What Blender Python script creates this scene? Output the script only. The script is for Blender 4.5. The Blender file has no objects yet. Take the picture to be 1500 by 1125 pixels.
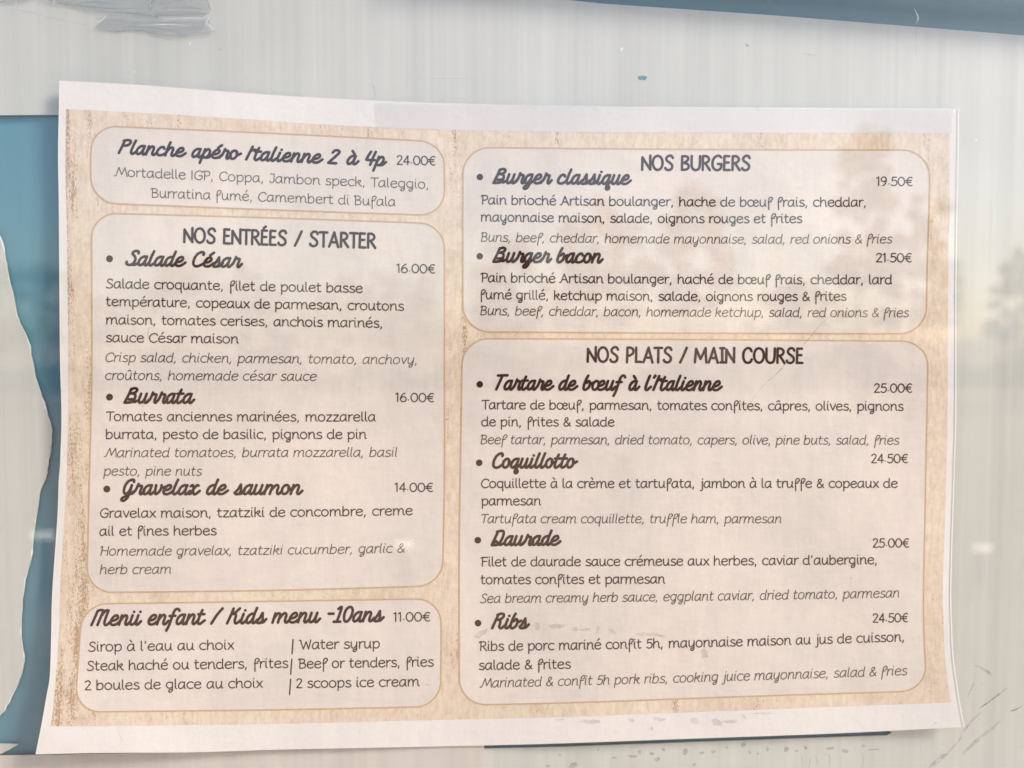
import bpy, math, random
from mathutils import Vector, Matrix
random.seed(7)
R = math.radians
S = bpy.context.scene
C = S.collection

# ------------------------------------------------------------------ camera, sky, sun, exposure
CAMZ = 1.5
cam_d = bpy.data.cameras.new("camera"); cam = bpy.data.objects.new("camera", cam_d); C.objects.link(cam)
cam_d.sensor_width = 36.0; cam_d.lens = 30.0; cam_d.clip_start = 0.01; cam_d.clip_end = 3000
cam.location = (0, 0, CAMZ)
cam.rotation_euler = (R(90 - 3.0), 0, R(-4.3))
S.camera = cam
cam_d.dof.use_dof = True; cam_d.dof.focus_distance = 0.392; cam_d.dof.aperture_fstop = 6.0   # a phone lens: what the pane mirrors is out of focus
F = 1250.0                                   # focal length in pixels of the 1500 px photograph
WALL = 0.392                                 # metres from the lens to the painted board

SUN_EL, SUN_AZ = 34.0, -62.0                 # degrees; azimuth measured from straight behind the camera
w = bpy.data.worlds.new("World"); S.world = w; w.use_nodes = True
nt = w.node_tree; bg = nt.nodes["Background"]
sky = nt.nodes.new("ShaderNodeTexSky"); sky.sky_type = 'NISHITA'; sky.sun_disc = False
sky.sun_elevation = R(SUN_EL); sky.sun_rotation = R(180 + SUN_AZ)
sky.air_density = 1.0; sky.dust_density = 1.15; sky.ozone_density = 1.0
nt.links.new(sky.outputs[0], bg.inputs[0]); bg.inputs[1].default_value = 0.15
sd = bpy.data.lights.new("sun", 'SUN'); sd.energy = 2.6; sd.angle = R(14); sd.color = (1, 0.915, 0.82)
sun = bpy.data.objects.new("sun", sd); C.objects.link(sun)
sdir = Vector((math.sin(R(180 + SUN_AZ)) * math.cos(R(SUN_EL)), math.cos(R(180 + SUN_AZ)) * math.cos(R(SUN_EL)), math.sin(R(SUN_EL))))
sun.rotation_euler = sdir.to_track_quat('Z', 'Y').to_euler(); sun.location = (0, -2, 3)
S.view_settings.view_transform = 'Standard'; S.view_settings.look = 'None'
S.view_settings.exposure = 0.76; S.view_settings.gamma = 1.0
S.cycles.transparent_max_bounces = 24; S.cycles.max_bounces = 10

# ------------------------------------------------------------------ geometry helpers
CM = cam.rotation_euler.to_matrix()
def ray(u, v):
    return (CM @ Vector(((u - 750) / F, -(v - 562.5) / F, -1.0)))
def at(u, v, d):
    """point seen at photo pixel (u,v) on the vertical plane d metres in front of the painted board"""
    r = ray(u, v); t = (WALL - d) / r.y
    return Vector((0, 0, CAMZ)) + r * t
def behind(u, v, dist):
    """ground plan point mirrored in the pane at pixel (u,v), dist metres behind the camera"""
    r = ray(u, v); yp = WALL - 0.0195; t = (2 * yp + dist) / r.y
    return Vector((r.x * t, 2 * yp - r.y * t, CAMZ + r.z * t))

def mesh(name, verts, faces, mat, parent=None, smooth=False):
    me = bpy.data.meshes.new(name); me.from_pydata([tuple(p) for p in verts], [], faces); me.update()
    if mat: me.materials.append(mat)
    if smooth:
        me.polygons.foreach_set('use_smooth', [True] * len(me.polygons))
    o = bpy.data.objects.new(name, me); C.objects.link(o)
    if parent: o.parent = parent
    return o
def tag(o, label=None, cat=None, group=None, kind=None):
    if label: o['label'] = label
    if cat: o['category'] = cat
    if group: o['group'] = group
    if kind: o['kind'] = kind
    return o
def empty(name, loc=(0, 0, 0)):
    o = bpy.data.objects.new(name, None); o.empty_display_size = 0.02; o.location = loc; C.objects.link(o); return o

def polyline(pts, t):
    """point at parameter t of a polyline measured by length"""
    L = [0]
    for a, b in zip(pts, pts[1:]): L.append(L[-1] + math.hypot(b[0] - a[0], b[1] - a[1]))
    s = min(max(t, 0), 1) * L[-1]
    for i in range(len(pts) - 1):
        if s <= L[i + 1] or i == len(pts) - 2:
            k = (s - L[i]) / max(L[i + 1] - L[i], 1e-9)
            a, b = pts[i], pts[i + 1]
            return (a[0] + (b[0] - a[0]) * k, a[1] + (b[1] - a[1]) * k)
def smooth_curve(pts, n=8):
    """Catmull-Rom through pts"""
    if len(pts) < 3: return list(pts)
    P = [(2 * pts[0][0] - pts[1][0], 2 * pts[0][1] - pts[1][1])] + list(pts) + [(2 * pts[-1][0] - pts[-2][0], 2 * pts[-1][1] - pts[-2][1])]
    out = []
    for i in range(1, len(P) - 2):
        p0, p1, p2, p3 = P[i - 1], P[i], P[i + 1], P[i + 2]
        for k in range(n):
            t = k / n
            out.append(tuple(0.5 * (2 * p1[j] + (p2[j] - p0[j]) * t + (2 * p0[j] - 5 * p1[j] + 4 * p2[j] - p3[j]) * t * t + (-p0[j] + 3 * p1[j] - 3 * p2[j] + p3[j]) * t ** 3) for j in (0, 1)))
    out.append(tuple(pts[-1])); return out
class Coons:
    def __init__(s, top, right, bottom, left):      # all left-to-right / top-to-bottom
        s.T, s.Rr, s.B, s.L = [smooth_curve(p) for p in (top, right, bottom, left)]
        s.c = (top[0], top[-1], bottom[0], bottom[-1])
    def __call__(s, a, b):
        t = polyline(s.T, a); bo = polyline(s.B, a); l = polyline(s.L, b); r = polyline(s.Rr, b)
        tl, tr, bl, br = s.c
        return tuple((1 - b) * t[j] + b * bo[j] + (1 - a) * l[j] + a * r[j]
                     - ((1 - a) * (1 - b) * tl[j] + a * (1 - b) * tr[j] + (1 - a) * b * bl[j] + a * b * br[j]) for j in (0, 1))

def sstep(a, b, x):
    t = min(max((x - a) / (b - a), 0), 1); return t * t * (3 - 2 * t)
def lift(u, v):
    """how far the menu paper stands off the painted board: soft waves, bottom corners curling forward"""
    h = 0.0044
    h += 0.0010 * math.sin(u / 118.0 + 0.6 * math.sin(v / 210.0)) + 0.0005 * math.sin(v / 93.0 + u / 260.0 + 1.2)
    h += 0.0004 * math.sin(u / 47.0 + v / 120.0)
    h += 0.0060 * sstep(820, 1110, v) * (sstep(330, 40, u) + 0.8 * sstep(1150, 1420, u))
    h += 0.0006 * math.sin((u - v) / 61.0) * sstep(900, 1250, u)
    return h
def on_menu(u, v, off): return at(u, v, lift(u, v) + off)

# ------------------------------------------------------------------ materials
BCX = at(730, 1100, 0.003).x
class NT:
    def __init__(s, name):
        s.m = bpy.data.materials.new(name); s.m.use_nodes = True; s.t = s.m.node_tree
        s.p = s.t.nodes["Principled BSDF"]; s.out = s.t.nodes["Material Output"]
        s.co = s.t.nodes.new("ShaderNodeTexCoord").outputs["Object"]
    def n(s, typ, **k):
        x = s.t.nodes.new(typ)
        for a, b in k.items(): setattr(x, a, b)
        return x
    def l(s, a, b): s.t.links.new(a, b)
    def map(s, scale=(1, 1, 1), loc=(0, 0, 0), rot=(0, 0, 0)):
        m = s.n("ShaderNodeMapping"); m.inputs["Scale"].default_value = scale; m.inputs["Location"].default_value = loc; m.inputs["Rotation"].default_value = rot
        s.l(s.co, m.inputs[0]); return m.outputs[0]
    def noise(s, vec, scale, detail=3, rough=0.6, dist=0):
        x = s.n("ShaderNodeTexNoise"); x.inputs["Scale"].default_value = scale; x.inputs["Detail"].default_value = detail
        x.inputs["Roughness"].default_value = rough; x.inputs["Distortion"].default_value = dist
        s.l(vec, x.inputs["Vector"]); return x.outputs["Fac"]
    def ramp(s, f, stops, interp='LINEAR'):
        r = s.n("ShaderNodeValToRGB"); r.color_ramp.interpolation = interp
        e = r.color_ramp.elements
        while len(e) < len(stops): e.new(0.5)
        for k, (p, c) in enumerate(stops):
            e[k].position = p; e[k].color = (*c, 1) if len(c) == 3 else (c[0],) * 3 + (1,)
        s.l(f, r.inputs[0]); return r.outputs[0]
    def math(s, op, a, b):
        x = s.n("ShaderNodeMath", operation=op)
        for k, q in enumerate((a, b)):
            if isinstance(q, (int, float)): x.inputs[k].default_value = q
            else: s.l(q, x.inputs[k])
        return x.outputs[0]
    def mix(s, f, a, b, mode='MIX'):
        x = s.n("ShaderNodeMix", data_type='RGBA', blend_type=mode)
        for k, q in ((0, f), (6, a), (7, b)):
            if isinstance(q, (int, float)): x.inputs[k].default_value = q
            elif isinstance(q, tuple): x.inputs[k].default_value = (*q, 1)
            else: s.l(q, x.inputs[k])
        return x.outputs[2]
    def bump(s, h, strength, dist):
        b = s.n("ShaderNodeBump"); b.inputs["Strength"].default_value = strength; b.inputs["Distance"].default_value = dist
        s.l(h, b.inputs["Height"]); s.l(b.outputs[0], s.p.inputs["Normal"])
    def col(s, c):
        if isinstance(c, tuple): s.p.inputs["Base Color"].default_value = (*c, 1)
        else: s.l(c, s.p.inputs["Base Color"])
    def rough(s, r, spec=0.5): s.p.inputs["Roughness"].default_value = r; s.p.inputs["Specular IOR Level"].default_value = spec

def streaks(n, amt):
    """faint vertical streaks and cloudiness, returned as a multiplier colour"""
    a = n.noise(n.map((1, 1, 0.012)), 170, 3, 0.7)
    b = n.noise(n.map((1, 1, 0.02)), 60, 2, 0.5)
    c = n.noise(n.map((1, 1, 1)), 14, 4, 0.6)
    s = n.math('ADD', n.math('MULTIPLY', a, 0.62), n.math('ADD', n.math('MULTIPLY', b, 0.26), n.math('MULTIPLY', c, 0.12)))
    return n.ramp(s, [(0.3, (1 - amt,)), (0.7, (1.0,))])

def m_sheet(name, c0, c1):
    n = NT(name)
    st = streaks(n, 0.175)
    cl = n.noise(n.map((1, 1, 1), (3, 0, 1)), 9, 4, 0.6)
    base = n.ramp(cl, [(0.35, c0), (0.68, c1)])
    col = n.mix(1.0, base, st, 'MULTIPLY')
    n.col(col); n.rough(0.5, 0.4)
    hb = n.noise(n.map((1, 1, 0.01)), 140, 2, 0.5)
    n.bump(hb, 0.25, 0.0008)
    return n.m
M_board = m_sheet("pale_plastic_sheet", (0.575, 0.575, 0.515), (0.635, 0.635, 0.58))
M_strip = m_sheet("pale_strip", (0.60, 0.55, 0.48), (0.66, 0.61, 0.55))
M_tan = m_sheet("tan_strip", (0.54, 0.48, 0.38), (0.60, 0.54, 0.45))

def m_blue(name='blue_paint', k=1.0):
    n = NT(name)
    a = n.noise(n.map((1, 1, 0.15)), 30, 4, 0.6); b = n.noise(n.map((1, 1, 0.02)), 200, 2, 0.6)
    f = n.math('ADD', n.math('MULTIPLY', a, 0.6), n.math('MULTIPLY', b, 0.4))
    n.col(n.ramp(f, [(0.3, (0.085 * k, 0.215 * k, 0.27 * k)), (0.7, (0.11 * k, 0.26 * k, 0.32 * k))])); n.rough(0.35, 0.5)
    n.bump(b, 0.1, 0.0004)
    return n.m
M_blue = m_blue()
M_rail = m_blue('rail_shade_blue', 0.72)  # the same blue, darkened to paint shade on the rail

def m_paper():
    n = NT("menu_paper")
    st = streaks(n, 0.06)
    f = n.noise(n.map(), 900, 3, 0.6)
    base = n.ramp(f, [(0.3, (0.76, 0.72, 0.675)), (0.7, (0.80, 0.765, 0.72))])
    n.col(n.mix(1.0, base, st, 'MULTIPLY')); n.rough(0.6, 0.3)
    n.bump(n.noise(n.map(), 45, 4, 0.55), 0.42, 0.0016)
    return n.m
M_paper = m_paper()

def weave(n, scale, amt):
    a = n.noise(n.map((1, 1, 0.12)), scale, 2, 0.6); b = n.noise(n.map((0.12, 1, 1)), scale, 2, 0.6)
    f = n.math('MULTIPLY', n.math('ADD', a, b), 0.5)
    return n.ramp(f, [(0.36, (1 - amt,)), (0.62, (1.0,))])
def m_panel():
    n = NT("panel_print")
    cl = n.noise(n.map((1, 1, 0.7), (5, 2, 7)), 19, 7, 0.72)
    base = n.ramp(cl, [(0.32, (0.655, 0.60, 0.535)), (0.66, (0.785, 0.695, 0.615))])
    c = n.mix(1.0, base, weave(n, 900, 0.05), 'MULTIPLY'); c = n.mix(1.0, c, streaks(n, 0.05), 'MULTIPLY')
    n.col(c); n.rough(0.6, 0.3)
    n.bump(n.noise(n.map(), 45, 4, 0.55), 0.42, 0.0016)
    return n.m
M_panel = m_panel()
def m_tanprint():
    n = NT("wood_grain_print")
    cl = n.noise(n.map((1, 1, 0.35)), 22, 5, 0.65)
    base = n.ramp(cl, [(0.3, (0.72, 0.585, 0.44)), (0.7, (0.80, 0.68, 0.555))])
    g = n.noise(n.map((1, 1, 0.16)), 700, 3, 0.7)
    base = n.mix(1.0, base, n.ramp(g, [(0.38, (0.91,)), (0.6, (1.0,))]), 'MULTIPLY')
    mo = n.noise(n.map((1, 1, 0.6), (1, 3, 2)), 320, 5, 0.8)
    base = n.mix(1.0, base, n.ramp(mo, [(0.34, (0.86, 0.82, 0.76)), (0.56, (1.0, 1.0, 1.0))]), 'MULTIPLY')
    # printed knots and dark flecks, dense in the leftmost boards and thin elsewhere
    sp = n.noise(n.map((1, 1, 0.5), (9, 0, 4)), 1700, 3, 0.8)
    where = n.noise(n.map((1, 1, 0.10), (2, 0, 5)), 160, 4, 0.65)
    sx = n.n("ShaderNodeSeparateXYZ"); n.l(n.co, sx.inputs[0])
    mr = n.n("ShaderNodeMapRange"); mr.inputs[1].default_value = at(165, 600, 0).x - BCX; mr.inputs[2].default_value = at(100, 600, 0).x - BCX
    mr.inputs[3].default_value = 0.10; mr.inputs[4].default_value = 0.24; n.l(sx.outputs[0], mr.inputs[0])
    v = n.math('ADD', n.math('ADD', n.math('MULTIPLY', sp, 0.75), n.math('MULTIPLY', where, 0.85)), mr.outputs[0])
    fl = n.ramp(n.math('DIVIDE', v, 1.5), [(0.702, (0.0,)), (0.735, (0.75,))])
    c = n.mix(fl, base, (0.34, 0.19, 0.09))
    n.col(c); n.rough(0.6, 0.3)
    n.bump(n.noise(n.map(), 45, 4, 0.55), 0.42, 0.0016)
    return n.m
M_tanprint = m_tanprint()
def m_flat(name, c, c2=None, rough=0.6, sc=1500):
    n = NT(name)
    if c2: n.col(n.ramp(n.noise(n.map(), sc, 3, 0.7), [(0.35, c), (0.65, c2)]))
    else: n.col(c)
    n.rough(rough, 0.3); return n.m
M_line = m_flat("outline_ink", (0.50, 0.33, 0.17), (0.60, 0.43, 0.27))
M_ink = m_flat("brown_ink", (0.030, 0.006, 0.003), (0.050, 0.014, 0.008))
M_inkB = m_flat("body_ink", (0.032, 0.014, 0.008), (0.050, 0.025, 0.016))
M_inkL = m_flat("light_ink", (0.060, 0.036, 0.026), (0.095, 0.060, 0.045))
M_edge = m_flat("edge_fibre_highlight", (0.80, 0.80, 0.78))  # torn fibre, and the painted highlight on the menu's side edges

def m_clear(name, tint, opac, rough, bumpamt, fres=1.5, sc=(1, 1, 1), nscale=300):
    """thin clear film: mostly transparent, a Fresnel gloss and a little milky scatter"""
    n = NT(name); n.t.nodes.remove(n.p)
    tr = n.n("ShaderNodeBsdfTransparent"); gl = n.n("ShaderNodeBsdfGlossy"); gl.inputs["Roughness"].default_value = rough
    df = n.n("ShaderNodeBsdfDiffuse"); df.inputs[0].default_value = (*tint, 1)
    # Schlick reflectance that works from both sides of the film: f0 + (1 - f0) * (1 - cos)^5
    fr = n.n("ShaderNodeLayerWeight"); fr.inputs["Blend"].default_value = 0.5
    f0 = ((fres - 1) / (fres + 1)) ** 2
    fac = n.math('ADD', n.math('MULTIPLY', n.math('POWER', fr.outputs["Facing"], 5.0), 1 - f0), f0)
    m1 = n.n("ShaderNodeMixShader"); m2 = n.n("ShaderNodeMixShader")
    m1.inputs[0].default_value = opac
    n.l(tr.outputs[0], m1.inputs[1]); n.l(df.outputs[0], m1.inputs[2])
    n.l(fac, m2.inputs[0]); n.l(m1.outputs[0], m2.inputs[1]); n.l(gl.outputs[0], m2.inputs[2])
    n.l(m2.outputs[0], n.out.inputs[0])
    if bumpamt:
        b = n.n("ShaderNodeBump"); b.inputs["Strength"].default_value = 1.0; b.inputs["Distance"].default_value = bumpamt
        n.l(n.noise(n.map(sc), nscale, 4, 0.6), b.inputs["Height"])
        for q in (gl, df): n.l(b.outputs[0], q.inputs["Normal"])
    return n, m1
M_glass = m_clear("pane_glass", (0.8, 0.85, 0.85), 0.0, 0.02, 0.00004, 1.60, (1, 1, 1), 9)[0].m
M_tape = m_clear("clear_tape", (0.76, 0.75, 0.72), 0.18, 0.35, 0.0004, 1.5, (1, 1, 0.3), 90)[0].m
M_tapeS = m_clear("crumpled_tape", (0.42, 0.46, 0.46), 0.36, 0.18, 0.0022, 1.5, (0.35, 1, 2.0), 260)[0].m
def m_stain(name, c, opac, nscale, lo, hi):
    n, mixn = m_clear(name, c, opac, 0.5, 0, 1.02)
    f = n.ramp(n.noise(n.map(), nscale, 4, 0.65), [(lo, (0.0,)), (hi, (opac,))])
    n.l(f, mixn.inputs[0]); return n.m
M_smudge = m_stain("grey_smudge", (0.38, 0.36, 0.34), 0.32, 260, 0.36, 0.62)
M_spot = m_stain("brown_spot", (0.30, 0.25, 0.18), 0.3, 500, 0.25, 0.6)
M_scratch = m_stain("dark_scuff", (0.24, 0.22, 0.19), 0.5, 700, 0.28, 0.62)
M_fold = m_stain('dark_fold', (0.20, 0.22, 0.23), 0.8, 600, 0.1, 0.5)
M_white = m_stain("white_scratch", (0.85, 0.86, 0.84), 0.9, 900, 0.25, 0.5)

# ------------------------------------------------------------------ what the pane mirrors: open ground and trees
M_ground = m_flat("sandy_ground", (0.50, 0.34, 0.22), (0.62, 0.45, 0.31), 0.9, 3)
g = mesh("ground", [(-900, -1500, 0), (900, -1500, 0), (900, 0.9, 0), (-900, 0.9, 0)], [(0, 1, 2, 3)], M_ground); tag(g, kind='structure')
M_leaf = m_flat("hazy_foliage", (0.10, 0.105, 0.065), (0.15, 0.145, 0.10), 0.7, 2)  # leaf colour lightened so that it carries the haze
M_bark = m_flat("bark", (0.10, 0.075, 0.05), (0.16, 0.12, 0.09), 0.9, 20)
def tree(u, vtop, wpx, dist, hfrac, label, nleaf=2600):
    """a tree mirrored at photo column u, crown top at row vtop, wpx wide"""
    top = behind(u, vtop, dist); h = top.z
    k = dist / F; cw = wpx * k / 2
    base = Vector((top.x, top.y, 0))
    t = empty("tree", base); tag(t, label, "tree", "trees mirrored in the pane")
    v, f = [], []
    for i in range(7):
        z = h * 0.75 * i / 6; r = max(0.03, 0.013 * h) * (1 - 0.8 * i / 6)
        for j in range(8): v.append((r * math.cos(j * math.pi / 4) + 0.03 * h * math.sin(i * 1.3) * i / 6, r * math.sin(j * math.pi / 4), z))
    for i in range(6):
        for j in range(8): f.append((i * 8 + j, i * 8 + (j + 1) % 8, i * 8 + 8 + (j + 1) % 8, i * 8 + 8 + j))
    mesh("trunk", v, f, M_bark, t)
    cl = []
    for i in range(70):
        a = random.uniform(0, 6.28); rr = math.sqrt(random.random()) * cw * 0.9; zz = random.uniform(h * (1 - hfrac), h * 0.93)
        s = cw * random.uniform(0.05, 0.24); env = 1 - 0.55 * max(0, (zz / h - 0.6) / 0.4)
        cl.append((rr * math.cos(a) * env, rr * math.sin(a) * env, zz, s))
    cl.append((0, 0, h * 0.95, cw * 0.14))
    v, f = [], []
    for i in range(nleaf):
        cx, cy, cz, s = random.choice(cl)
        d = Vector((random.gauss(0, 1), random.gauss(0, 1), random.gauss(0, 1))).normalized() * s * random.random() ** 0.4
        p = Vector((cx, cy, cz + 0)) + Vector((d.x, d.y, d.z * 0.75))
        q = Matrix.Rotation(random.uniform(0, 6.28), 3, 'X') @ Matrix.Rotation(random.uniform(0, 6.28), 3, 'Z')
        e = 0.021 * h * random.uniform(0.5, 1.3); b = len(v)
        v += [p + q @ Vector((-e, 0, 0)), p + q @ Vector((0, e * 0.6, 0)), p + q @ Vector((e, 0, 0)), p + q @ Vector((0, -e * 0.6, 0))]
        f.append((b, b + 1, b + 2, b + 3))
    mesh("crown", v, f, M_leaf, t)
for a in [(1268, 168, 120, 15, 0.55, "slim tall tree with an open crown right of the middle"),
          (1345, 275, 150, 14, 0.6, "broad tree with a low crown standing on the right"),
          (1492, 355, 90, 17, 0.6, "small tree farthest to the right"),
          (1170, 405, 170, 18, 0.6, "low bushy tree left of the slim tall one"),
          (1010, 262, 150, 20, 0.6, "middle tree with a narrow top"),
          (880, 285, 190, 17, 0.6, "round tree beside the middle tree"),
          (745, 345, 150, 19, 0.6, "lower tree left of the round one"),
          (560, 400, 260, 22, 0.6, "wide low tree behind the lawn"),
          (300, 372, 280, 21, 0.6, "wide spreading tree on the left"),
          (60, 385, 260, 22, 0.6, "dark bushy tree farthest to the left"),
          (-180, 330, 300, 22, 0.6, "large tree beyond the left edge"),
          (1680, 300, 260, 20, 0.6, "large tree beyond the right edge")]:
    tree(*a)
# hedge closing the gaps between the trunks
v, f = [], []
for i in range(16000):
    x = random.uniform(-34, 34); y = -24 - random.random() * 2; hz = 0.8 + 0.35 * math.sin(x * 0.7) + 0.3 * math.sin(x * 2.1)
    p = Vector((x, y, random.uniform(0, hz))); e = 0.16
    q = Matrix.Rotation(random.uniform(0, 6.28), 3, 'X') @ Matrix.Rotation(random.uniform(0, 6.28), 3, 'Z'); b = len(v)
    v += [p + q @ Vector((-e, 0, 0)), p + q @ Vector((0, e, 0)), p + q @ Vector((e, 0, 0)), p + q @ Vector((0, -e, 0))]; f.append((b, b + 1, b + 2, b + 3))
tag(mesh("hedge", v, f, M_leaf), "long low dark green hedge behind the trees", "hedge")
# lamps added so the pane mirrors small pale glints, their true source unknown
nl = NT("glint_glow"); nl.p.inputs["Emission Color"].default_value = (1, 0.86, 0.72, 1); nl.p.inputs["Emission Strength"].default_value = 2.1; nl.col((0.8, 0.8, 0.8))
M_lampbody = m_flat("lamp_housing", (0.25, 0.25, 0.25), (0.3, 0.3, 0.3), 0.5, 30)
def boxm(name, c, sx, sy, sz, mat, parent=None):
    v = [(c[0] + i * sx / 2, c[1] + j * sy / 2, c[2] + k * sz / 2) for i in (-1, 1) for j in (-1, 1) for k in (-1, 1)]
    f = [(0, 1, 3, 2), (4, 6, 7, 5), (0, 4, 5, 1), (2, 3, 7, 6), (0, 2, 6, 4), (1, 5, 7, 3)]
    return mesh(name, v, f, mat, parent)
for u, vv, wd, lab in ((1440, 803, 32, "low lamp on the right, added for a glint in the pane"), (62, 784, 34, "low lamp on the left, added for a glint in the pane"), (592, 798, 30, "low lamp in the middle, added for a glint in the pane")):
    p = behind(u, vv, 4.2); k = 4.2 / F
    t = empty("glint_lamp", (p.x, p.y, 0)); tag(t, lab, "lamp", "added lamps mirrored as glints in the pane")
    boxm("lens", (0, 0, p.z), wd * k, 0.03, 11 * k, nl.m, t)
    boxm("housing", (0, -0.04, p.z), wd * k + 0.02, 0.04, 11 * k + 0.02, M_lampbody, t)
    boxm("post", (0, -0.04, (p.z - 11 * k / 2 - 0.011) / 2), 0.04, 0.04, p.z - 11 * k / 2 - 0.011, M_lampbody, t)

# ------------------------------------------------------------------ the painted board and the frame rail
def grid_px(fn, nu, nv):
    v = [fn(i / nu, j / nv) for j in range(nv + 1) for i in range(nu + 1)]
    f = [(j * (nu + 1) + i, (j + 1) * (nu + 1) + i, (j + 1) * (nu + 1) + i + 1, j * (nu + 1) + i + 1) for j in range(nv) for i in range(nu)]
    return v, f
c0, c1 = at(-420, -320, 0), at(1950, 1450, 0)
pb = boxm("wall", ((c0.x + c1.x) / 2, WALL + 0.011, 1.5), 1.6, 0.02, 1.3, M_blue); tag(pb, kind='structure')

def plate(name, px, d0, thick, mat, parent=None, sm=None):
    """flat sheet with real thickness, outline given in photo pixels, lying on the board"""
    n = len(px)
    v = [at(u, w_, d0 + thick) for u, w_ in px]; v += [p + Vector((0, thick, 0)) for p in v]
    f = [tuple(range(n))[::-1]] + [(i, (i + 1) % n, n + (i + 1) % n, n + i) for i in range(n)]
    o = mesh(name, v, f, mat, parent)
    return o
def jag(pts, amp, step=9, seed=1):
    r = random.Random(seed); out = []
    for a, b in zip(pts, pts[1:]):
        L = math.hypot(b[0] - a[0], b[1] - a[1]); n = max(1, int(L / step))
        for i in range(n):
            k = i / n; out.append((a[0] + (b[0] - a[0]) * k + r.uniform(-amp, amp), a[1] + (b[1] - a[1]) * k + r.uniform(-amp, amp)))
    out.append(pts[-1]); return out

main = [(-220, -160), (560, -160), (620, -22), (880, 5), (1140, 23), (1500, 52), (1700, 68), (1700, 1300), (708, 1300), (708, 1096.5), (820, 1094), (1000, 1087.5), (1200, 1080.5), (1300, 1077), (1306, 1073.5), (1290, 1060), (150, 1060), (120, 1050), (93, 900), (92, 300), (92, 168), (40, 168.3), (-220, 171)]
bd = plate("backing_sheet", main, 0.0003, 0.0008, M_board)
tag(bd, "large pale grey ribbed sheet filling the background behind the menu", "plastic sheet")
wav = [(-220, 60), (-60, 230), (0, 347), (8, 380), (17, 425), (27, 468), (42, 500), (45, 520), (52, 552), (62, 583), (67, 597), (70, 610), (75, 622), (76, 640), (74.5, 660), (71, 675), (69, 692), (66, 703), (60, 717), (55, 745), (50, 780), (47, 810), (44, 825), (37, 850), (33, 880), (31, 905), (31.5, 935), (35, 960), (34, 975), (29, 995), (20, 1015), (10, 1035), (0, 1048), (-60, 1110), (-220, 1160)]
torn = jag(smooth_curve(wav, 3), 0.75, 6, 4)
wv = plate("torn_sheet", torn , 0.0002, 0.0006, M_board)
tag(wv, "pale torn sheet with a wavy edge at the left over the blue paint", "plastic sheet")
tri = plate("sheet_scrap", [(-120, 1089.5), (-20, 1089.5), (27.5, 1090), (14, 1098), (-4, 1107), (-120, 1107.5)], 0.0004, 0.0006, M_board)
tag(tri, "small pale pointed scrap in the lower left corner of the blue area", "sheet scrap")
c1_ = plate("bottom_strip", [(-220, 1112), (0, 1107.5), (52, 1106), (200, 1103), (400, 1099), (560, 1095), (709.5, 1091.9), (709.5, 1300), (-220, 1300)], 0.0013, 0.0008, M_strip)
tag(c1_, "pinkish pale strip under the left half of the menu's bottom edge", "plastic strip")
tornrim = [p for p in torn if p[0] > -8]; rr_ = random.Random(9); m_ = len(tornrim)
rim_v = [at(x, y, 0.00085) for x, y in tornrim] + [at(x - max(0.1, rr_.gauss(0.4, 0.8)), y, 0.00085) for i, (x, y) in enumerate(tornrim)]
mesh("torn_edge", rim_v, [(i, i + 1, m_ + i + 1, m_ + i) for i in range(m_ - 1)], M_edge, wv)

# frame rail above the sheet, a rounded moulding that comes forward towards its top to look shaded
prof = [(14, 0.0), (2, 0.0001), (-8, 0.0003), (-15, 0.0010), (-21, 0.0026), (-27, 0.0050), (-34, 0.0082), (-42, 0.0112), (-52, 0.0130), (-64, 0.0136), (-250, 0.0136)]
v, f = [], []
for i in range(25):
    u = 620 + i * 46
    for (dv, dd) in prof: v.append(at(u, dv + (5 + (u - 880) * 0.0758), dd + 0.0001))
n = len(prof)
for i in range(24):
    for j in range(n - 1): f.append((i * n + j, (i + 1) * n + j, (i + 1) * n + j + 1, i * n + j + 1))
rail = mesh("frame_rail", v, f, M_rail, smooth=True); tag(rail, "blue frame rail along the top right edge, painted darker as shade", "window frame")
def scrape(name, pts, wpx, d, mat, parent, kind=None, vary=0.5, seed=0):
    """a narrow irregular mark following pts (photo pixels), d metres off the board"""
    r = random.Random(seed + len(pts)); P = smooth_curve(pts, 6); L, Rr = [], []
    for i, (x, y) in enumerate(P):
        a = P[max(i - 1, 0)]; b = P[min(i + 1, len(P) - 1)]
        tx, ty = b[0] - a[0], b[1] - a[1]; q = math.hypot(tx, ty) or 1; e = wpx / 2 * (1 - vary * r.random()) * min(1, 0.25 + 2.2 * min(i, len(P) - 1 - i) / len(P))
        L.append((x - ty / q * e, y + tx / q * e)); Rr.append((x + ty / q * e, y - tx / q * e))
    v = [at(u, w_, d) for u, w_ in L] + [at(u, w_, d) for u, w_ in Rr]; m = len(P)
    return mesh(name, v, [(i, i + 1, m + i + 1, m + i) for i in range(m - 1)], mat, parent)
tag(scrape("scratch", [(1339, 12), (1342, 18), (1345, 26), (1342, 36)], 1.8, 0.0065, M_white, rail), None)

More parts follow.
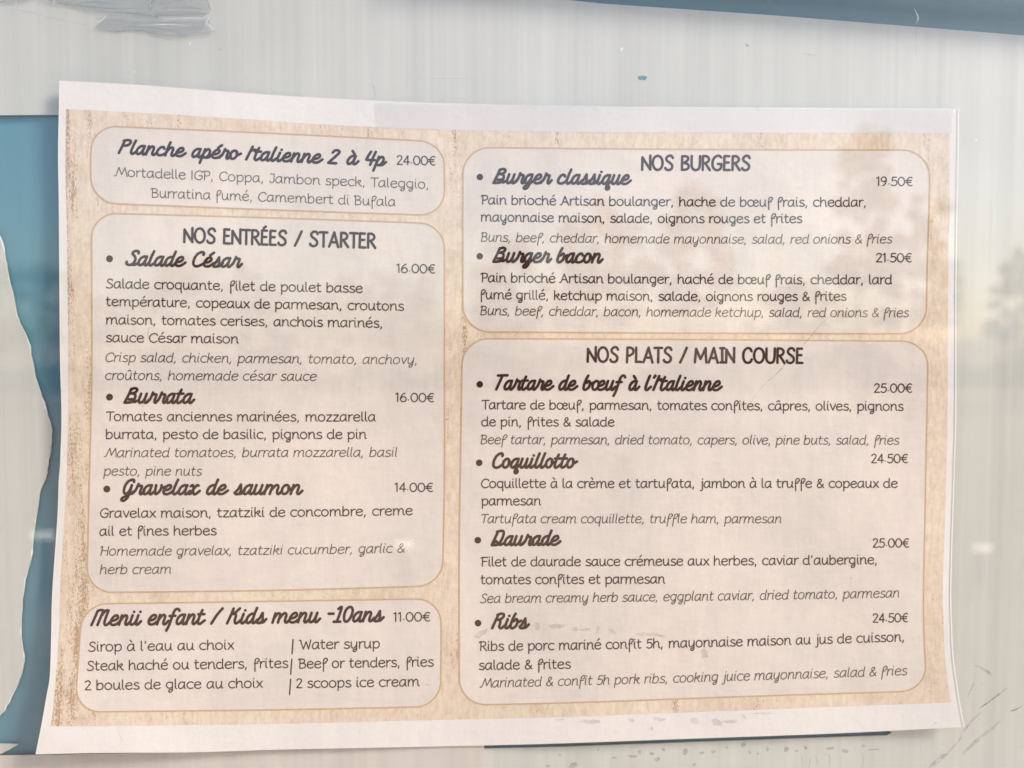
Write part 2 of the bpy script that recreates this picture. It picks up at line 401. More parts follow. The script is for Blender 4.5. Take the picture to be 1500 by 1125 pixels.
# ------------------------------------------------------------------ marks on the sheets
def blobs(name, lst, d, mat, parent, seed=3):
    r = random.Random(seed); v, f = [], []
    for bi, (u, w_, ru, rv, rot) in enumerate(lst):
        b = len(v); n = 18; v.append(at(u, w_, d + bi * 2e-6)); ph = r.uniform(0, 6)
        for i in range(n):
            a = i * 6.2832 / n; k = 1 + 0.22 * math.sin(2 * a + ph) + 0.14 * math.sin(5 * a + ph * 2) + r.uniform(-0.1, 0.1)
            x, y = ru * k * math.cos(a), rv * k * math.sin(a)
            v.append(at(u + x * math.cos(rot) - y * math.sin(rot), w_ + x * math.sin(rot) + y * math.cos(rot), d + bi * 2e-6))
        f += [(b, b + 1 + (i + 1) % n, b + 1 + i) for i in range(n)]
    return mesh(name, v, f, mat, parent)
DB = 0.00125
rs = random.Random(5)
sp = [(927, 1108, 5, 3, 0), (937, 1102, 3, 3, 0), (955, 1104, 3, 2.5, 0), (972, 1098, 2.5, 2, 0), (963, 1112, 4, 3, 0.3), (1004, 1101, 4, 4.5, 0.6), (1028, 1103, 3, 2.2, 0), (1045, 1101, 3, 3, 0), (1064, 1095, 2.4, 2, 0), (1089, 1091, 3.6, 4, 0.4), (1098, 1102, 2.6, 2, 0),
      (840, 1121, 6, 4, 0), (900, 1110, 3, 2, 0), (820, 1106, 2, 1.5, 0), (1110, 1104, 1.6, 1.4, 0), (1124, 1097, 2.4, 3, 0), (1152, 1098, 4.2, 3.6, 0.3), (1167, 1100, 2.4, 1.6, 0), (1180, 1095, 3, 2.6, 0), (1216, 1096, 5, 2.4, -0.1), (1238, 1100, 4, 3, 0.3), (1265, 1093, 3, 2, 0), (1280, 1098, 7, 1.2, -0.1), (803, 1122, 3, 2, 0), (1017, 1120, 3, 2, 0), (876, 1098, 1.5, 1.5, 0)]
tag(blobs("spots", sp, 0.0012, M_spot, bd), kind='stuff')
for k, pts in enumerate([[(1172, 1103), (1175, 1112), (1176, 1126)], [(1187, 1110), (1186, 1120), (1184, 1130)], [(1195, 1103), (1196, 1112), (1200, 1128)], [(1262, 1103), (1265, 1112), (1261, 1130)], [(1205, 1110), (1210, 1104), (1216, 1110), (1214, 1122)]]):
    scrape("drip", pts, 1.5, 0.0012 + k * 1e-5, M_smudge, bd, seed=k)
sc = [([(1426, 974), (1438, 979), (1448, 985), (1454, 991)], 5.5, M_smudge), ([(1476, 1007), (1462, 1018), (1446, 1030), (1434, 1038)], 3.4, M_scratch), ([(1440, 1041), (1420, 1060), (1404, 1087)], 4.5, M_smudge), ([(1479, 1042), (1489, 1039), (1499, 1033)], 3, M_scratch),
      ([(1466, 1055), (1450, 1070), (1430, 1086), (1409, 1106)], 7, M_smudge), ([(1436, 1003), (1441, 1001)], 3.5, M_smudge), ([(1430, 992), (1424, 1007), (1417, 1023)], 2, M_smudge), ([(1385, 1104), (1375, 1112), (1360, 1126)], 8, M_smudge), ([(1378, 1094), (1386, 1097), (1384, 1102)], 1.6, M_white),
      ([(1404, 1087), (1388, 1104), (1365, 1128)], 3.0, M_smudge), ([(1496, 1095), (1503, 1090)], 3, M_smudge), ([(1484, 1030), (1484, 1038)], 1.6, M_white), ([(1176, 78), (1183, 79.5), (1196, 81)], 1.8, M_smudge), ([(1173, 68), (1175, 69.5)], 2, M_smudge), ([(1423, 892), (1425, 884)], 2, M_white), ([(1423, 938), (1426, 936)], 2, M_white)]
for k, (pts, wd, mt) in enumerate(sc): scrape("scuff", pts, wd, DB + k * 1e-5, mt, bd, seed=k)
blobs("spot", [(1095, 67, 1.8, 2.4, 0), (1093, 64, 1.0, 1.2, 0)], DB, M_scratch, bd)
M_teal = m_stain("teal_fleck", (0.10, 0.30, 0.32), 0.75, 500, 0.2, 0.5)
blobs("paint_fleck", [(941, 114, 5.5, 4, 0)], DB, M_teal, bd)
for q_ in [(911, 72, 2.2, 3, 0), (1335, 111, 2, 1.2, 0), (196, 105, 1.6, 1.8, 0), (1430, 205, 1.4, 1.4, 0), (278, 63, 1.4, 2, 0), (835, 76, 1, 1.4, 0)]: blobs("white_fleck", [q_], DB, M_white, bd, int(q_[0]))
for q_ in [(322, 72, 3, 1.6, 0), (361, 114, 1.2, 1, 0), (207, 122.5, 5, 0.7, 0), (230, 85, 1, 1, 0)]: blobs("grey_fleck", [q_], DB, M_smudge, bd, int(q_[0]))

# ------------------------------------------------------------------ the menu
EDGE_T = [(87, 118), (200, 124), (330, 134), (430, 141), (545, 147), (650, 151), (820, 155.3), (1000, 157), (1200, 158), (1405, 159)]
EDGE_R = [(1405, 159), (1404, 250), (1402, 350), (1401, 450), (1401, 600), (1400, 650), (1397, 740), (1395, 800), (1393.5, 870), (1395, 925), (1397, 963), (1402, 1000), (1407, 1032), (1413, 1065)]
EDGE_B = [(52, 1105), (140, 1103), (280, 1102), (400, 1098.5), (560, 1095), (706, 1092), (820, 1089), (1000, 1082.5), (1220, 1074.5), (1413, 1065)]
EDGE_L = [(87, 118), (86, 170), (85, 230), (86, 290), (87, 420), (88, 530), (89.5, 580), (90, 620), (88, 680), (86, 705), (84, 760), (79, 830), (76, 880), (75, 930), (73, 990), (68, 1020), (61, 1060), (52, 1105)]
sheet = Coons(EDGE_T, EDGE_R, EDGE_B, EDGE_L)
bc = at(730, 1100, 0.003)
menu = empty("menu_poster", bc)
tag(menu, "printed restaurant menu sheet with tan border, five rounded panels and curling lower corners", "menu")
INV = Matrix.Translation(-bc)
def mchild(name, verts, faces, mat, parent=None, smooth=False):
    o = mesh(name, [Vector(p) - bc for p in verts], faces, mat, None, smooth); o.parent = parent or menu; return o
NU, NV = 150, 110
v, f = grid_px(lambda a, b: on_menu(*sheet(a, b), 0), NU, NV)
nb = len(v); v += [p + Vector((0, 0.00022, 0)) for p in v]
f += [tuple(nb + i for i in reversed(q)) for q in list(f)]
ring = [i for i in range(NU + 1)] + [j * (NU + 1) + NU for j in range(1, NV + 1)] + [NV * (NU + 1) + i for i in range(NU - 1, -1, -1)] + [j * (NU + 1) for j in range(NV - 1, 0, -1)]
f += [(ring[i], nb + ring[i], nb + ring[(i + 1) % len(ring)], ring[(i + 1) % len(ring)]) for i in range(len(ring))]
mchild("paper", v, f, M_paper, smooth=False)
border = Coons([(97, 159.5), (240, 167), (367, 175), (480, 182.5), (620, 189), (800, 193), (1000, 194), (1391, 195)],
               [(1391, 195), (1391, 300), (1389, 400), (1388, 600), (1385, 735), (1381, 860), (1382, 905), (1383.5, 950), (1386.5, 985), (1393, 1029)],
               [(74, 1064), (200, 1063), (420, 1060), (600, 1055.5), (820, 1050.5), (1020, 1043), (1220, 1035.5), (1393, 1029)],
               [(97, 159.5), (96, 250), (98, 330), (99, 420), (100, 520), (100, 600), (97.5, 700), (92, 800), (88, 870), (85, 950), (77.5, 1040), (74, 1064)])
v, f = grid_px(lambda a, b: on_menu(*border(a, b), 0.00004), NU, NV)
mchild("border_print", v, f, M_tanprint, smooth=True)

def panel(cs, rad, label):
    co = Coons(*cs); W = cs[0][-1][0] - cs[0][0][0]; H = cs[3][-1][1] - cs[3][0][1]
    def rr(a, t):   # rounded rectangle boundary, a = radius px shrink ; returns (x,y) in 0..1
        return None
    nb_ = 14; ring_ = []
    cor = [(1, 0, -90), (1, 1, 0), (0, 1, 90), (0, 0, 180)]
    for cx, cy, a0 in cor:
        ox = (1 - rad / W) if cx else rad / W; oy = (1 - rad / H) if cy else rad / H
        for i in range(nb_ + 1):
            a = R(a0 + 90 * i / nb_); ring_.append((ox + math.cos(a) * rad / W, oy + math.sin(a) * rad / H))
        nx = cor[(cor.index((cx, cy, a0)) + 1) % 4]
        # straight run to the next corner
        ox2 = (1 - rad / W) if nx[0] else rad / W; oy2 = (1 - rad / H) if nx[1] else rad / H
        a = R(nx[2]); e = (ox2 + math.cos(a) * rad / W, oy2 + math.sin(a) * rad / H); s = ring_[-1]
        m = 24
        for i in range(1, m): ring_.append((s[0] + (e[0] - s[0]) * i / m, s[1] + (e[1] - s[1]) * i / m))
    n = len(ring_); v = []; f = []; K = 22
    for k in range(K):            # concentric rings so the fill follows the paper
        s = 1 - k / K
        for (x, y) in ring_: v.append(on_menu(*co(0.5 + (x - 0.5) * s, 0.5 + (y - 0.5) * s), 0.00009))
    v.append(on_menu(*co(0.5, 0.5), 0.00009))
    for k in range(K - 1):
        for i in range(n): f.append((k * n + i, k * n + (i + 1) % n, (k + 1) * n + (i + 1) % n, (k + 1) * n + i))
    for i in range(n): f.append(((K - 1) * n + i, (K - 1) * n + (i + 1) % n, len(v) - 1))
    f = [q[::-1] for q in f]
    p = mchild("panel", v, f, M_panel, smooth=True); p['label'] = label
    px = [co(x, y) for x, y in ring_]; v = []; f = []
    for i in range(n):
        a, b = px[i - 1], px[(i + 1) % n]; tx, ty = b[0] - a[0], b[1] - a[1]; q = math.hypot(tx, ty); e = 1.15
        v += [on_menu(px[i][0] + ty / q * e, px[i][1] - tx / q * e, 0.00013), on_menu(px[i][0] - ty / q * e, px[i][1] + tx / q * e, 0.00013)]
    f = [(2 * i, 2 * i + 1, (2 * i + 3) % (2 * n), (2 * i + 2) % (2 * n)) for i in range(n)]
    mchild("outline", v, f, M_line, p)
    return p
P1 = panel(([(134, 184), (390, 195), (651, 208)], [(651, 208), (651, 262), (651, 316)], [(134, 297), (390, 307), (651, 316)], [(134, 184), (133, 240), (134, 297)]), 37, "rounded panel listing the aperitif board")
P2 = panel(([(134, 312), (390, 319), (651, 328)], [(651, 328), (651, 560), (651, 700), (648, 858)], [(127, 868), (390, 865), (648, 858)], [(134, 312), (134.5, 450), (134.5, 560), (131, 700), (127, 868)]), 37, "rounded panel listing the starters")
P3 = panel(([(121, 885), (390, 881), (646, 877)], [(646, 877), (646, 950), (645, 1035)], [(110, 1043), (390, 1040), (645, 1035)], [(121, 885), (116, 950), (110, 1043)]), 36, "rounded panel listing the children's menu")
P4 = panel(([(678, 216), (1020, 219), (1362, 220)], [(1362, 220), (1361, 300), (1358, 400), (1357, 489)], [(678, 486), (1020, 488), (1357, 489)], [(678, 216), (678, 350), (678, 486)]), 40, "rounded panel listing the burgers")
P5 = panel(([(677, 496), (1020, 497.5), (1360, 500)], [(1360, 500), (1358, 600), (1355, 757), (1353, 860), (1353.5, 930), (1358, 1012)], [(673, 1033), (850, 1029), (1100, 1020), (1358, 1012)], [(677, 496), (676, 600), (673, 800), (673, 1033)]), 39, "rounded panel listing the main courses")
#@@FONT@@
# ------------------------------------------------------------------ lettering: centre-line letterforms swept with a round pen
def A(cx, cy, rx, ry, a0, a1, n=8):
    return [(cx + rx * math.cos(R(a0 + (a1 - a0) * i / n)), cy + ry * math.sin(R(a0 + (a1 - a0) * i / n))) for i in range(n + 1)]
X_ = 'c'                                   # a corner: the pen turns sharply there
# print hand: base line 0, x height 9.4, capitals 13, ascenders 13.6, descenders -4.8 -> (advance, strokes)
ACC = {'é': ('e', 1), 'è': ('e', 2), 'à': ('a', 2), 'â': ('a', 3), 'û': ('u', 3), 'ü': ('u', 4), 'É': ('E', 1)}
PR = {
 ' ': (5.6, []),
 'a': (10.6, [[(7.3, 8.3), (5, 9.4), (2.4, 8.6), (.4, 5.8), (.2, 2.4), (2, .1), (4.6, .8), (6.6, 3.6), (7.4, 6.5)], [(7.5, 9.4), (7.4, 4), (7.7, 1), (9, .1)]]),
 'b': (10.4, [[(.6, 13.6), (.5, 6), (.5, 0)], [(.5, 4.6), (2, 8), (4.4, 9.4), (7, 8.2), (8, 4.7), (7, 1.4), (4.4, 0), (2, .3), (.5, 1.2)]]),
 'c': (9.2, [A(4.6, 4.7, 4.5, 4.7, 48, 308, 10)]),
 'd': (10.8, [A(4, 4.4, 3.9, 4.5, 62, 340, 10), [(7.8, 13.6), (7.6, 6), (7.7, 2), (8.1, .6), (9.2, .1)]]),
 'e': (10, [[(.6, 4.6), (4, 5.2), (7.6, 5.9), (7.2, 8.2), (4.6, 9.4), (1.6, 8.2), (.2, 4.9), (1, 1.6), (3.8, 0), (6.4, .4), (8, 1.8)]]),
 'f': (7.8, [[(1.6, -4.8), (1.6, 4), (1.7, 9.6), (2.6, 12.6), (4.8, 13.6), (6.7, 12.4), (6.4, 10), (4.4, 8.9)], [(.9, 6.6), (5.2, 6.9)]]),
 'g': (10.4, [A(4, 5.1, 3.9, 4.3, 55, 335, 10), [(7.6, 9.4), (7.6, 3), (7.6, -1), (6.6, -4), (4.4, -4.8), (2.8, -3.6), (3.6, -1.9), (5.8, -1.2), (7.4, -.4)]]),
 'h': (10.4, [[(.6, 13.6), (.5, 6), (.5, 0)], [(.5, 4.4), (2.4, 8.2), (4.8, 9.4), (6.8, 8), (7.2, 4.6), (7.3, 1.4), (8.8, .1)]]),
 'i': (4.6, [[(.9, 9.4), (.8, 4), (1, 1.4), (2.3, .1)], [(1, 12.6), (1.3, 13.2)]]),
 'j': (5.2, [[(2.8, 9.4), (2.9, 3), (2.8, -2), (1.8, -4.4), (-.2, -4.5)], [(3, 12.6), (3.3, 13.2)]]),
 'k': (9.4, [[(.6, 13.6), (.5, 6), (.5, 0)], [(.6, 4.6), (3, 7), (5.6, 8.8), (6.6, 7.4), (4.6, 5), (2.2, 4.6), (4, 4.2), (5.6, 1.6), (8, .1)]]),
 'l': (4.6, [[(.7, 13.6), (.7, 6), (.9, 1.4), (2.4, .1)]]),
 'm': (16.2, [[(.1, 8.9), (.8, 9.2), (.8, 5), (.6, 0)], [(.8, 4.6), (2.4, 8.2), (4.4, 9.4), (6.2, 8.2), (6.7, 5), (6.7, 0)], [(6.8, 4.6), (8.4, 8.2), (10.6, 9.4), (12.5, 8), (12.8, 4.6), (13, 1.4), (14.6, .1)]]),
 'n': (10.5, [[(.1, 8.9), (.8, 9.2), (.8, 5), (.6, 0)], [(.8, 4.6), (2.6, 8.2), (4.9, 9.4), (6.9, 8), (7.3, 4.6), (7.4, 1.4), (8.9, .1)]]),
 'o': (10.4, [A(4.1, 4.7, 4.1, 4.7, 60, 425, 14)]),
 'p': (10.4, [[(.1, 8.9), (.8, 9.2), (.9, 3), (.8, -4.8)], [(.9, 5.4), (2.4, 8.2), (4.8, 9.4), (7.4, 8.2), (8.3, 4.8), (7.2, 1.4), (4.8, 0), (2.6, .3), (.9, 1.4)]]),
 'q': (10.2, [A(4, 4.8, 3.9, 4.6, 55, 335, 10), [(7.6, 9.4), (7.6, 3), (7.5, -1.4), (7.9, -4.8)]]),
 'r': (6.8, [[(.1, 8.9), (.8, 9.2), (.8, 5), (.7, 0)], [(.8, 5), (2, 7.8), (3.8, 9.2), (5.8, 9)]]),
 's': (8.4, [[(6.2, 8.4), (4, 9.4), (1.6, 8.6), (.9, 6.8), (2.4, 5.4), (4.8, 4.4), (6.6, 3), (6.2, 1), (3.8, 0), (.2, .9)]]),
 't': (7.2, [[(1.8, 12.4), (1.7, 6), (1.8, 2), (3.2, .1), (5.2, .9)], [(0, 8.7), (2, 9), (5, 9.2)]]),
 'u': (10.6, [[(.7, 9.4), (.6, 4), (1.6, .8), (3.6, 0), (5.8, 1.6), (7.2, 5)], [(7.4, 9.4), (7.3, 4), (7.6, 1), (9, .1)]]),
 'v': (8.6, [[(.2, 9.4), (2, 4.4), (3.7, .2, X_), (5.6, 4.8), (7.2, 9.4)]]),
 'x': (8.8, [[(.4, 9.2), (3.6, 4.8), (7.2, .1)], [(7, 9.2), (3.6, 4.6), (.2, 0)]]),
 'y': (10.4, [[(.7, 9.4), (.6, 4.2), (1.6, 1.2), (3.6, .4), (5.8, 2), (7.2, 5)], [(7.6, 9.4), (7.5, 3), (7.4, -1), (6.4, -4), (4.4, -4.8), (2.9, -3.6), (3.7, -1.9), (5.8, -1.2), (7.2, -.4)]]),
 'z': (8.8, [[(.5, 9), (3.6, 9), (6.8, 9.2, X_), (3.6, 4.6), (.2, .2, X_), (4, .1), (7.4, .1)]]),
 'œ': (16.2, [A(4.0, 4.7, 4.0, 4.7, 60, 425, 14), [(7.9, 4.6), (10.6, 5.2), (13.8, 5.9), (13.4, 8.2), (11, 9.4), (8.7, 8), (8, 4.9), (8.6, 1.6), (10.6, 0), (12.8, .4), (14.2, 1.8)]]),
 'A': (11.8, [[(-1.2, .3), (.2, .3), (1, 1.2), (5, 13, X_), (7.6, 6.2), (10, 0)], [(2.4, 4.6), (8, 4.6)]]),
 'B': (10.6, [[(-.8, 11.8), (0, 12.8), (1.2, 12.9), (1.1, 6), (.9, 0)], [(1.2, 12.9), (5, 12.9), (7.2, 11), (6.2, 7.8), (2, 6.9)], [(2, 6.9), (6.4, 6.6), (8.6, 3.8), (6.8, .6), (3, 0), (.9, 0)]]),
 'C': (11.4, [[(10, 10.2), (9, 12), (6.4, 13), (2.6, 11.4), (.4, 7.6), (.6, 3.2), (3.4, .3), (6.8, .2), (9.6, 2)]]),
 'F': (9.4, [[(-1, 11.6), (0, 12.7), (1.4, 12.8), (8.2, 12.8)], [(1.4, 12.8), (1.2, 6), (.9, 0)], [(1.4, 6.9), (7, 6.9)]]),
 'G': (11.6, [[(9.8, 10.8), (8.4, 12.6), (6, 13), (2.6, 11.4), (.4, 7.6), (.6, 3.2), (3.4, .2), (6.8, .2), (9.2, 2.4), (9.8, 6, X_), (5.6, 6)]]),
 'H': (11.6, [[(-.8, 11.8), (0, 12.8), (1.2, 13), (1.1, 6), (.8, 0)], [(1, 6.9), (9.2, 6.9)], [(9.4, 13), (9.2, 6), (9.2, 0)]]),
 'I': (4.4, [[(1, 13), (1, 6), (1, 0)]]),
 'J': (7.6, [[(.6, 12.8), (3.4, 12.8), (5.4, 12.8, X_), (5.4, 6), (5.2, 2.6), (3.4, .2), (.8, .6), (0, 2.4)]]),
 'M': (15.6, [[(-1.8, .5), (-.6, .4), (.6, 1.6), (3.8, 13, X_), (7.4, 2.4, X_), (11.6, 13, X_), (13.2, 6), (14.2, 0)]]),
 'P': (9.2, [[(-1, 11.6), (0, 12.7), (1.4, 12.8), (1.2, 6), (1, 0)], [(1.4, 12.8), (4.8, 13), (7.6, 11.4), (7.2, 7.6), (4.6, 6), (1.4, 6)]]),
 'R': (10.6, [[(-1, 11.6), (0, 12.7), (1.4, 12.8), (1.2, 6), (1, 0)], [(1.4, 12.8), (4.8, 13), (7.6, 11.4), (7, 7.8), (4.4, 6.4), (1.4, 6.4)], [(4.4, 6.4), (6.4, 3), (9, 0)]]),
 'S': (9.6, [[(7.6, 10.8), (6.4, 12.6), (4, 13), (1.6, 11.6), (1.6, 9), (4, 7), (6.8, 5), (7.2, 2), (5.2, .2), (2, 0), (-.4, 1.2)]]),
 'T': (9.4, [[(-.8, 11.8), (.2, 12.8), (4, 12.8), (9, 12.9)], [(4.2, 12.8), (4.1, 6), (3.9, 0)]]),
 'W': (15.4, [[(-.8, 12.2), (.4, 12.8), (1.6, 8), (4, 0, X_), (7.4, 10.4, X_), (10.6, 0, X_), (13.4, 13)]]),
 '&': (11.2, [[(9.4, .1), (6.4, 3.4), (3, 7.4), (2, 10.4), (3.6, 12.6), (5.8, 11.8), (5.6, 9.2), (2.6, 6.6), (.6, 4), (1, 1.2), (3.8, 0), (6.8, 1.6), (8.6, 5.2)]]),
 ',': (5.4, [[(1.3, 1.1), (1.2, -.6), (.5, -2.1)]]),
 '.': (4.0, [[(.9, 1.7), (1.0, 1.7)]]),
 "'": (4.4, [[(1.4, 13), (.8, 10.2)]]),
 '0': (10.2, [A(4.2, 6.3, 4.1, 6.3, 90, 455, 16)]),
 '1': (5.6, [[(.2, 10.8), (2.2, 12.7), (2.6, 12.6, X_), (2.6, 6), (2.6, 0)]]),
 '2': (8.8, [[(.6, 10.4), (1.6, 12.1), (3.8, 12.8), (6.2, 11.4), (6.2, 8.6), (3.6, 4.6), (.4, .2, X_), (4, .1), (7.2, .1)]]),
 '4': (9.4, [[(5.6, 0), (5.7, 6), (5.8, 12.8, X_), (2.8, 8), (.2, 3.8, X_), (4, 3.7), (7.8, 3.8)]]),
 '5': (9.2, [[(7.2, 12.6), (2, 12.6, X_), (1.3, 7.2, X_), (4.2, 8), (7, 6.6), (7.4, 3.2), (5.4, .4), (2.6, 0), (.2, 1.2)]]),
 '6': (9.6, [[(6.2, 12.6), (3, 10.6), (.8, 6.4), (.4, 3), (2, .3), (4.4, -.1), (7, 1.6), (7.4, 5), (5, 7.4), (2.2, 6.4), (.6, 3.8)]]),
 '9': (9.4, [[(7, 9.6), (5.6, 6.6), (3.2, 5.8), (.8, 7.4), (.6, 10.6), (3, 12.7), (5.8, 12.1), (7, 9), (6.4, 4.6), (4.2, .9), (2.2, 0)]]),
 '€': (10.4, [A(6.0, 6.3, 4.4, 6.3, 62, 298, 10), [(-.3, 7.8), (7, 7.8)], [(-.3, 4.9), (6.4, 4.9)]]),
}
